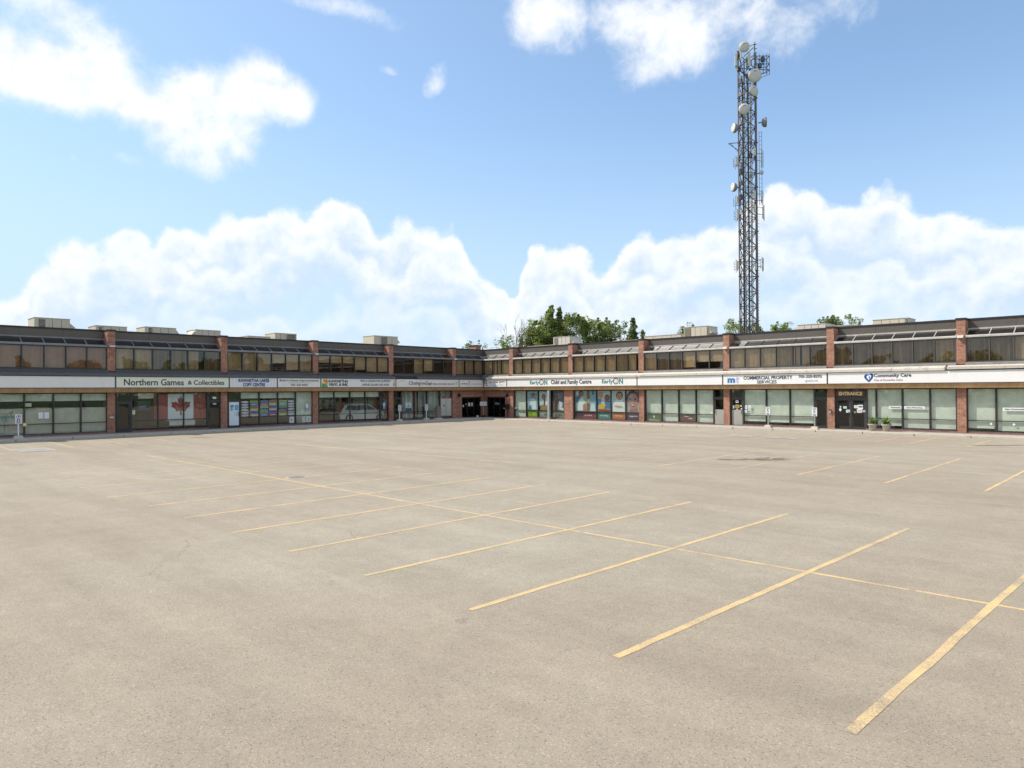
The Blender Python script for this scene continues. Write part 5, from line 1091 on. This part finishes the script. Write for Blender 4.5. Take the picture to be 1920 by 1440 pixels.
hvac('R', 36.8, 39.2, 8.12, 'rightmost beige rooftop unit, with its hood pointing left', hood=[(-1, .5, .9)], grille=(.92, 1.0))
hvac('R', .0, 4.1, 7.9, 'low pale rooftop unit at the inner corner beside the trees', m='hvac_w', off=7)
ch = empty('chimney', (-7.4, 5.6, 6.95)); tag(ch, 'low brown brick chimney on the roof at the inner corner', 'chimney')
b = MB(); b.box(-.6, .6, -.4, .4, 0, 1.25); b.obj('stack', M['brick'], ch)
b = MB(); b.box(-.68, .68, -.48, .48, 1.25, 1.35); b.obj('cap', M['coping'], ch)

# ------------------------------------------------------------------ lattice mast
def mast():
    A, B = Vector((10.98, 37.0, 0)), Vector((12.66, 38.63, 0)); e = (B - A); n_ = Vector((-e.y, e.x, 0)).normalized(); Cc = A + e * .62 + n_ * e.length * .80
    root = empty('lattice_mast', tuple((A + B + Cc) / 3)); tag(root, 'tall steel lattice mast carrying dishes and antennas behind the sunlit wing', 'radio mast')
    o0 = root.location.copy(); A -= o0; B -= o0; Cc -= o0; eN = e.normalized()
    H = 48.1; ph = 2.0
    def leg(P, r, m):
        b = MB(); b.tube((0, 0, 0), (0, 0, H), r, r * .85, 10)
        for k in range(1, 8): b.tube((0, 0, k*6 - .05), (0, 0, k*6 + .05), r * 1.5, n=10)
        o = b.obj('leg', M[m], root); o.location = P
    leg(A, .11, 'steel_r'); leg(B, .18, 'steel_r'); leg(Cc, .11, 'steel')
    unit = MB(); unit.tube((0, 0, 0), (0, 0, 1), 1, n=6); um = {k: unit.mesh(k, M['steel']) for k in ('brace', 'girt', 'cable')}
    def bar(name, p, q, r):
        p, q = Vector(p), Vector(q); d = q - p; o = link(name, um[name], root); o.location = p; o.rotation_mode = 'QUATERNION'; o.rotation_quaternion = d.to_track_quat('Z', 'Y'); o.scale = (r, r, d.length)
    Z = Vector((0, 0, 1))
    for (P, Q) in ((A, B), (B, Cc), (Cc, A)):
        k = 2
        while k * ph < H - .1:
            z0, z1 = k * ph, (k + 1) * ph
            bar('brace', P + Z*z0, Q + Z*z1, .052); bar('brace', Q + Z*z0, P + Z*z1, .052); bar('girt', P + Z*z0, Q + Z*z0, .042); k += 1
    # cable runs and ladder in the middle
    for t, d, r in ((.27, .25, .07), (.33, .28, .06), (.58, .25, .085), (.63, .3, .05), (.74, .35, .06), (.12, .2, .04)):
        bar('cable', A + e*t + n_*d + Z*2, A + e*t + n_*d + Z*44.5, r)
    for t, r in ((.45, .10), (.86, .07)):
        b = MB(); b.tube(A + e*t + n_*.7 + Z*2, A + e*t + n_*.7 + Z*44, r, n=6); b.obj('conduit', M['greypost'], root)
    lad = MB(); p0 = A + e*.40 + n_*.3; p1 = A + e*.52 + n_*.3
    lad.tube(p0 + Z*2, p0 + Z*44, .02, n=5); lad.tube(p1 + Z*2, p1 + Z*44, .02, n=5)
    for k in range(130): lad.tube(p0 + Z*(2 + k*.32), p1 + Z*(2 + k*.32), .012, n=4)
    lad.obj('ladder', M['steel'], root)
    stp = MB()
    for k in range(44): stp.tube(B + Z*(8 + k*.45), B + eN*.42 + Z*(8 + k*.45), .018, n=4)
    stp.obj('step_bolts', M['steel'], root)['kind'] = 'stuff'
    # outer ladder of antennas to the right, upper half
    rl = MB(); q0 = B + eN*.42; q1 = B + eN*.78
    for q in (q0, q1): rl.tube(q + Z*27.5, q + Z*37.5, .03, n=5)
    for k in range(18): rl.tube(q0 + Z*(27.7 + k*.57), q1 + Z*(27.7 + k*.57), .02, n=4)
    rl.obj('outer_ladder', M['steel'], root)
    view = Vector((42.0, -88.0, -30)).normalized(); flat = Vector((.43, -.9, 0)).normalized()
    base = A  # helper: position by fraction along the face and height
    def P_(u, z, outw=.35): return A + eN * u + (-n_) * outw + Z * z
    def dish(u, z, r, d, deep=.45, back='dish_rim'):
        d = Vector(d).normalized(); g = empty('dish'); g.parent = root; g.location = P_(u, z, .55)
        g.rotation_mode = 'QUATERNION'; g.rotation_quaternion = d.to_track_quat('Z', 'Y')
        b = MB(); b.lathe([(r*.55, -deep*.75), (r*.94, -deep*.45), (r, -deep*.1), (r, 0)], n=28); b.obj('drum', M[back], g, True)
        b = MB(); b.lathe([(r*.985, .001), (r*.97, .03), (r*.5, .075), (.02, .09)], n=28); b.obj('radome', M['dish'], g, True)
        b = MB(); b.tube((0, 0, -deep*.7), (0, 0, -deep*.7 - .5), .07); b.obj('mount', M['steel'], g)
        b = MB(); b.box(-.14, .14, r*.55, r*.66, .07, .082); b.obj('marking', M['tail'], g)
    fr = -n_
    def zz(y): return 45.9 + (130 - y) / 14.0
    dish(.70, zz(91), .70, fr + eN * -.15 + Z * -.1)
    dish(2.08, zz(145), .92, fr + Z * -.08)
    dish(1.95, zz(174), .74, fr + eN * .45)
    dish(.62, zz(208), .74, fr + eN * -.15 + Z * -.1)
    dish(3.55, zz(233), .64, eN + fr * .25, .75)
    dish(-.85, zz(244), .62, -eN + fr * .12, .75)
    dish(-1.0, zz(355), .58, -eN + fr * .12, .72)
    dish(2.95, zz(327), .28, eN * .6 + fr, .3, 'dish')
    # white pipe ties
    for y in (158, 181, 196, 236): 
        b = MB(); b.tube(P_(-.05, zz(y), .3), P_(2.2, zz(y) + .75, .3), .045, n=6); b.obj('pipe_tie', M['beam'], root)
    b = MB(); b.tube(P_(.0, zz(355), .3), P_(2.3, zz(345), .3), .03, n=6); b.obj('pipe_tie', M['beam'], root)
    def panel(u, y0, y1, w_=.32, outw=.5, m='dish'):
        g = empty('panel_antenna'); g.parent = root; g.location = P_(u, zz(y1), outw); h = (y1 - y0) / 14.0; g.rotation_euler.z = math.atan2(eN.y, eN.x)
        b = MB(); b.box(-w_/2, w_/2, -.09, .05, 0, h); b.obj('panel', M[m], g, bevel=.02)
        b = MB(); b.tube((0, .14, -.15), (0, .14, h + .15), .04, n=6); b.tube((0, 0, h*.2), (0, .3, h*.2), .03, n=5); b.tube((0, 0, h*.8), (0, .3, h*.8), .03, n=5); b.obj('bracket', M['steel'], g)
        b = MB(); b.tube((0, 0, 0), (.02, .05, -.35), .02, n=5); b.obj('cable', M['black'], g)
    for a_ in [(-.42, 107, 127, .28), (.25, 101, 116, .2), (1.35, 102, 127, .36), (1.95, 281, 296, .34), (-.4, 298, 313, .34), (1.9, 362, 376, .34), (1.9, 387, 401, .34), (-.42, 372, 384, .26), (-.35, 397, 414, .26), (-.45, 493, 509, .28), (2.0, 498, 510, .26), (3.1, 390, 412, .2), (2.95, 285, 316, .12), (2.9, 362, 380, .16), (3.0, 489, 510, .12)]: panel(*a_)
    # dipole loops on outriggers, right side
    def outrig(u0, u1, y, hgt):
        b = MB(); z = zz(y); b.tube(P_(u0, z, .1), P_(u1, z, .1), .035, n=5); b.tube(P_(u0, z - .9, .1), P_(u1, z - .9, .1), .035, n=5); b.tube(P_(u1, z - hgt, .1), P_(u1, z + .4, .1), .03, n=5)
        b.tube(P_(u1 - .25, z - hgt*.8, .1), P_(u1 - .25, z + .1, .1), .025, n=5)
        for k in range(3): b.tube(P_(u1 - .25, z - hgt*(.2 + .25*k), .1), P_(u1, z - hgt*(.25 + .25*k), .1), .02, n=4)
        b.obj('outrigger', M['steel'], root)
    outrig(2.3, 3.25, 290, 1.9); outrig(2.3, 3.2, 366, 1.6); outrig(2.3, 3.35, 392, 1.8); outrig(2.3, 3.0, 490, 1.5); outrig(0, -.5, 300, 1.4); outrig(0, -.5, 375, 1.3); outrig(0, -.45, 398, 1.5); outrig(0, -.5, 493, 1.5)
    # top: taller corner mast, whips and side frame
    b = MB(); b.tube(P_(2.25, 45, 0), P_(2.3, zz(78), 0), .10, .05, n=7)
    for y in (84, 92, 100, 110, 120): b.tube(P_(2.1, zz(y), 0), P_(2.55, zz(y) + .1, 0), .05, n=5)
    b.tube(P_(.8, zz(92), 0), P_(2.3, zz(82), 0), .05, n=5); b.tube(P_(.8, zz(106), 0), P_(2.3, zz(86), 0), .05, n=5); b.tube(P_(0, zz(95), 0), P_(0, zz(135), 0), .11, n=7)
    b.obj('top_mast', M['steel'], root)
    for u, y0, y1 in ((-.25, 82, 110), (.1, 86, 110), (1.2, 74, 100), (4.25, 80, 112), (1.75, 80, 92)):
        w_ = MB(); w_.tube(P_(u, zz(y1), .1), P_(u, zz(y0), .1), .022, .012, n=5); w_.obj('whip_antenna', M['beam'], root)
    sf = MB(); f0_, f1_ = 2.35, 4.25
    for y in (105, 120, 131): 
        sf.tube(P_(f0_, zz(y), 0), P_(f1_, zz(y) , 0), .05, n=6); sf.tube(P_(f0_, zz(y), -1.0), P_(f1_, zz(y), -1.0), .04, n=6); sf.tube(P_(f1_, zz(y), 0), P_(f1_, zz(y), -1.0), .04, n=6)
    for u in (2.9, 3.4, 3.85, 4.25): sf.tube(P_(u, zz(140), 0), P_(u, zz(101), 0), .04, n=6)
    for a_, c_ in ((2.4, 3.4), (3.4, 4.2)):
        sf.tube(P_(a_, zz(105), 0), P_(c_, zz(120), 0), .035, n=5); sf.tube(P_(c_, zz(105), 0), P_(a_, zz(120), 0), .035, n=5); sf.tube(P_(a_, zz(120), 0), P_(c_, zz(133), 0), .03, n=5); sf.tube(P_(c_, zz(120), 0), P_(a_, zz(133), 0), .03, n=5)
    sf.tube(P_(2.3, zz(147), 0), P_(4.2, zz(131), 0), .04, n=5); sf.tube(P_(2.9, zz(147), 0), P_(4.2, zz(140), 0), .03, n=5)
    sf.obj('side_frame', M['steel'], root)
    for u, y in ((2.9, 124), (3.3, 112)): b = MB(); p = P_(u, zz(y), .1); b.box(p.x-.2, p.x+.2, p.y-.2, p.y+.2, p.z-.3, p.z+.3); b.obj('equipment_box', M['steel'], root)
    pf = MB(); a0, a1, a2, a3 = P_(-.05, zz(269), .1), P_(-1.15, zz(270), .1), P_(-1.65, zz(275), .9), P_(-.05, zz(273), .9)
    for p, q in ((a0, a1), (a1, a2), (a2, a3), (a3, a0), (a1, P_(-.05, zz(287), .1)), (a2, P_(-.05, zz(285), .3)), ((a1+a2)/2, (a0+a3)/2)): pf.tube(p, q, .035, n=5)
    pf.obj('side_platform', M['steel'], root)
    # climbing-level clutter around the upper third
    rnd = random.Random(2)
    for k in range(34):
        y = 100 + (k * 3.2 if k < 18 else (k - 12) * 13) + rnd.uniform(-3, 3); b = MB(); u = rnd.choice((-.12, .25, .3, 1.2, 1.6)); p = P_(u, zz(y), .1); s_ = rnd.uniform(.08, .16)
        b.box(p.x - s_, p.x + s_, p.y - s_, p.y + s_, p.z - s_*2, p.z + s_*2); b.obj('junction_box', M['steel' if k % 2 else 'dish_rim'], root)
    b = MB(); cx_ = (A + B + Cc) / 3; b.box(cx_.x - 2.4, cx_.x + 2.4, cx_.y - 2.4, cx_.y + 2.4, -.3, .25); b.obj('footing', M['concrete'], root)
mast()

# ------------------------------------------------------------------ trees
def leaf_mesh(name, centers, n_per, size, m, seed, flat=0.5):
    rs = np.random.RandomState(seed); cs = np.array([c[:3] for c in centers]); rr = np.array([c[3] for c in centers])
    N = len(cs) * n_per; c = np.repeat(cs, n_per, 0); r = np.repeat(rr, n_per)
    d = rs.normal(size=(N, 3)); d /= np.linalg.norm(d, axis=1)[:, None]; rad = rs.uniform(.35, 1.08, N) ** .7
    p = c + d * (r * rad)[:, None] * np.array([1, 1, .75])
    nrm = d * .8 + rs.normal(size=(N, 3)) * .7; nrm /= np.linalg.norm(nrm, axis=1)[:, None]
    a = np.cross(nrm, rs.normal(size=(N, 3))); a /= np.linalg.norm(a, axis=1)[:, None]; b = np.cross(nrm, a)
    s = (size * rs.uniform(.5, 1.3, N))[:, None]
    v = np.stack([p - a*s*.5 , p + b*s*flat*.5, p + a*s*.5, p - b*s*flat*.5], 1).reshape(-1, 3)
    me = bpy.data.meshes.new(name); me.vertices.add(len(v)); me.vertices.foreach_set('co', v.ravel())
    me.loops.add(N*4); me.loops.foreach_set('vertex_index', np.arange(N*4)); me.polygons.add(N); me.polygons.foreach_set('loop_start', np.arange(0, N*4, 4))
    me.materials.append(m); me.update(calc_edges=True); return me
def tree(x, y, h, kind, label, seed, rad=None, group='trees behind the building', mat_='leafA', lsize=.34, dens=1.0):
    rnd = random.Random(seed); root = empty('tree' if kind != 'spruce' else 'spruce_tree', (x, y, 0)); tag(root, label, 'tree', group)
    tr = MB(); cl = []
    rad = rad or h * .28
    if kind == 'spruce':
        tr.tube((0,0,0), (0,0,h*.98), h*.018, .02, 8); z = h * .12
        while z < h:
            t = (z / h); rr = rad * min(1, (1 - t) * 1.25 + .03) ** .9; n = max(3, int(8 * (1 - t) + 3)); a0 = rnd.uniform(0, 6.28)
            for i in range(n):
                a = a0 + 6.28 * i / n + rnd.uniform(-.5, .5); q = rr * rnd.uniform(.45, 1.2); up_ = rnd.uniform(.05, .45)
                tr.tube((0, 0, z), (q*math.cos(a), q*math.sin(a), z + q*up_), .03, .01, 4)
                for f_ in (.4, .75, 1.0):
                    cl.append((q*f_*math.cos(a) + rnd.gauss(0, .08), q*f_*math.sin(a) + rnd.gauss(0, .08), z + q*f_*up_ + rnd.gauss(0, .1), max(.17, .40 * (1 - t) + .15) * rnd.uniform(.7, 1.4)))
            z += h * .024 * rnd.uniform(.7, 1.3)
        cl.append((0, 0, h, .16)); cl.append((0, 0, h - .35, .22))
    else:
        tr.tube((0,0,0), (0,0,h*.45), h*.026, h*.018, 8); tr.tube((0,0,h*.45), (rnd.uniform(-.3,.3), rnd.uniform(-.3,.3), h*.8), h*.018, .04, 7)
        for i in range(44):
            a = rnd.uniform(0, 6.28); zf = rnd.uniform(.32, 1.0); prof = math.sin(math.pi * min(1, (zf - .22) / .86)) ** .6
            q = rad * prof * rnd.uniform(.55, 1.05); p = Vector((q*math.cos(a), q*math.sin(a), h*zf - .3)); p0 = Vector((0, 0, h * zf * .6))
            tr.tube(p0, p, .07, .02, 5)
            for k in range(5): cl.append((p.x + rnd.gauss(0, .45), p.y + rnd.gauss(0, .45), p.z + rnd.gauss(0, .4), rnd.uniform(.3, .7)))
            # sprig shooting up for an uneven outline
            if zf > .7: cl += [(p.x, p.y, p.z + .45, .28), (p.x + .05, p.y, p.z + .8, .17)]
    tr.obj('trunk', M['bark'], root)
    me = leaf_mesh('crown', cl, int((22 if kind == 'spruce' else 50) * dens), lsize, M[mat_], seed); o = link('crown', me, root); o['kind'] = 'stuff'
    return root
tree(-9.1, 20.5, 13.2, 'broad', 'tree at the left end of the green clump behind the corner', 1, 2.2, mat_='leafB', lsize=.26)
tree(-10.1, 19.3, 11.2, 'broad', 'low rust-tinged tree at the left foot of the green clump', 2, 1.5, mat_='leafA', lsize=.26)
tree(-8.6, 21.0, 14.4, 'spruce', 'taller spiky evergreen rising out of the green clump', 3, 2.7, mat_='leafA', lsize=.3)
tree(-7.9, 21.9, 14.1, 'spruce', 'second spiky evergreen, touching the tallest one', 4, 2.0, mat_='leafA', lsize=.3)
tree(-6.4, 23.2, 12.9, 'broad', 'rounded light green tree in the middle of the clump', 5, 2.9, mat_='leafA', lsize=.26)
tree(-4.8, 24.2, 11.8, 'broad', 'rounded tree at the right shoulder of the clump', 6, 2.2, mat_='leafB', lsize=.26)
tree(-3.4, 25.8, 12.2, 'broad', 'small rounded green tree standing right of the clump', 7, 1.6, mat_='leafB', lsize=.26)
tree(-1.2, 26.6, 11.6, 'broad', 'darker thin-leaved tree between the small rounded tree and the dark spruce', 8, 1.9, mat_='leafC', lsize=.24, dens=.9)
tree(1.9, 25.2, 12.1, 'spruce', 'rightmost dark spruce of the row left of the rooftop units', 9, 2.3, mat_='leafC', lsize=.28)
tree(6.12, 21.1, 10.1, 'spruce', 'tiny evergreen tip poking up beside a low rooftop unit', 10, .9, mat_='leafC', lsize=.2, dens=.6)
tree(2.4, 38.4, 11.7, 'broad', 'dark tree top above the long low rooftop unit', 11, 1.8, mat_='leafC', lsize=.24, dens=.7)
tree(7.6, 43.4, 12.5, 'broad', 'leafy tree top just left of the lattice mast', 12, 2.6, mat_='leafB', lsize=.26, dens=.8)
tree(9.0, 44.6, 11.9, 'broad', 'leafy tree top seen through the foot of the lattice mast', 17, 2.2, mat_='leafA', lsize=.26, dens=.7)
tree(11.9, 47.7, 12.0, 'broad', 'leafy tree top just right of the lattice mast', 13, 1.9, mat_='leafB', lsize=.26, dens=.7)
tree(14.9, 57.5, 13.7, 'broad', 'dark tree top directly left of the third pier from the right', 14, 1.6, mat_='leafC', lsize=.26, dens=.8)
tree(17.2, 59.9, 13.6, 'broad', 'rightmost broad tree top above the low pale rooftop units', 15, 2.9, mat_='leafB', lsize=.28)
tree(-13.8, 11.5, 9.0, 'broad', 'faint leafy tree top at the left of the inner corner roof', 16, 2.2, mat_='leafC', lsize=.24, dens=.35)
tree(-12.2, 15.6, 9.7, 'broad', 'small sunlit tree top above the brown chimney', 18, 1.5, mat_='leafB', lsize=.24, dens=.45)
tree(-10.2, 16.6, 9.9, 'spruce', 'small spiky tree top just right of the brown chimney', 19, 1.3, mat_='leafA', lsize=.24, dens=.5)
# bare tree
def bare(x, y, h, seed, label):
    rnd = random.Random(seed); b = MB()
    def grow(p, d, L, r, k):
        q = p + d * L; b.tube(p, q, r, r * .65, 5)
        if k == 0: return
        for _ in range(3): grow(q, (d + Vector((rnd.gauss(0, .35), rnd.gauss(0, .35), rnd.gauss(0.15, .15)))).normalized(), L * rnd.uniform(.55, .8), r * .6, k - 1)
    root = empty('bare_tree', (x, y, 0)); tag(root, label, 'tree', 'bare trees at the corner')
    grow(Vector((0, 0, 0)), Vector((0, 0, 1)), h * .45, .10, 4); b.obj('branches', M['bark'], root)
bare(-9.2, 14.4, 9.6, 4, 'thin leafless tree against the sky left of the green clump')
bare(-10.0, 16.6, 9.6, 9, 'second leafless tree, touching the left foot of the green clump')
# belt across the street, mirrored in the windows
protos = []
for i in range(3):
    t = tree(0, 0, 9.0 + i, 'broad', 'leafy street tree on the far verge', 40 + i, 4.2, 'trees on the far verge opposite the plaza', 'leafC' if i else 'leafB', .7, .45); protos.append(t)
rnd = random.Random(77); spots = [(x + rnd.uniform(-2, 2), -112 + rnd.uniform(-5, 5)) for x in range(-10, 120, 9)] + [(112 + rnd.uniform(-4, 4), y) for y in range(-100, 30, 9)]
for i, (x, y) in enumerate(spots):
    t = protos[i] if i < 3 else copy_tree(protos[i % 3]); t.location = (x, y, 0); t.rotation_euler.z = rnd.uniform(0, 6.28); s_ = rnd.uniform(.75, 1.15); t.scale = (s_, s_, s_ * rnd.uniform(.85, 1.1))
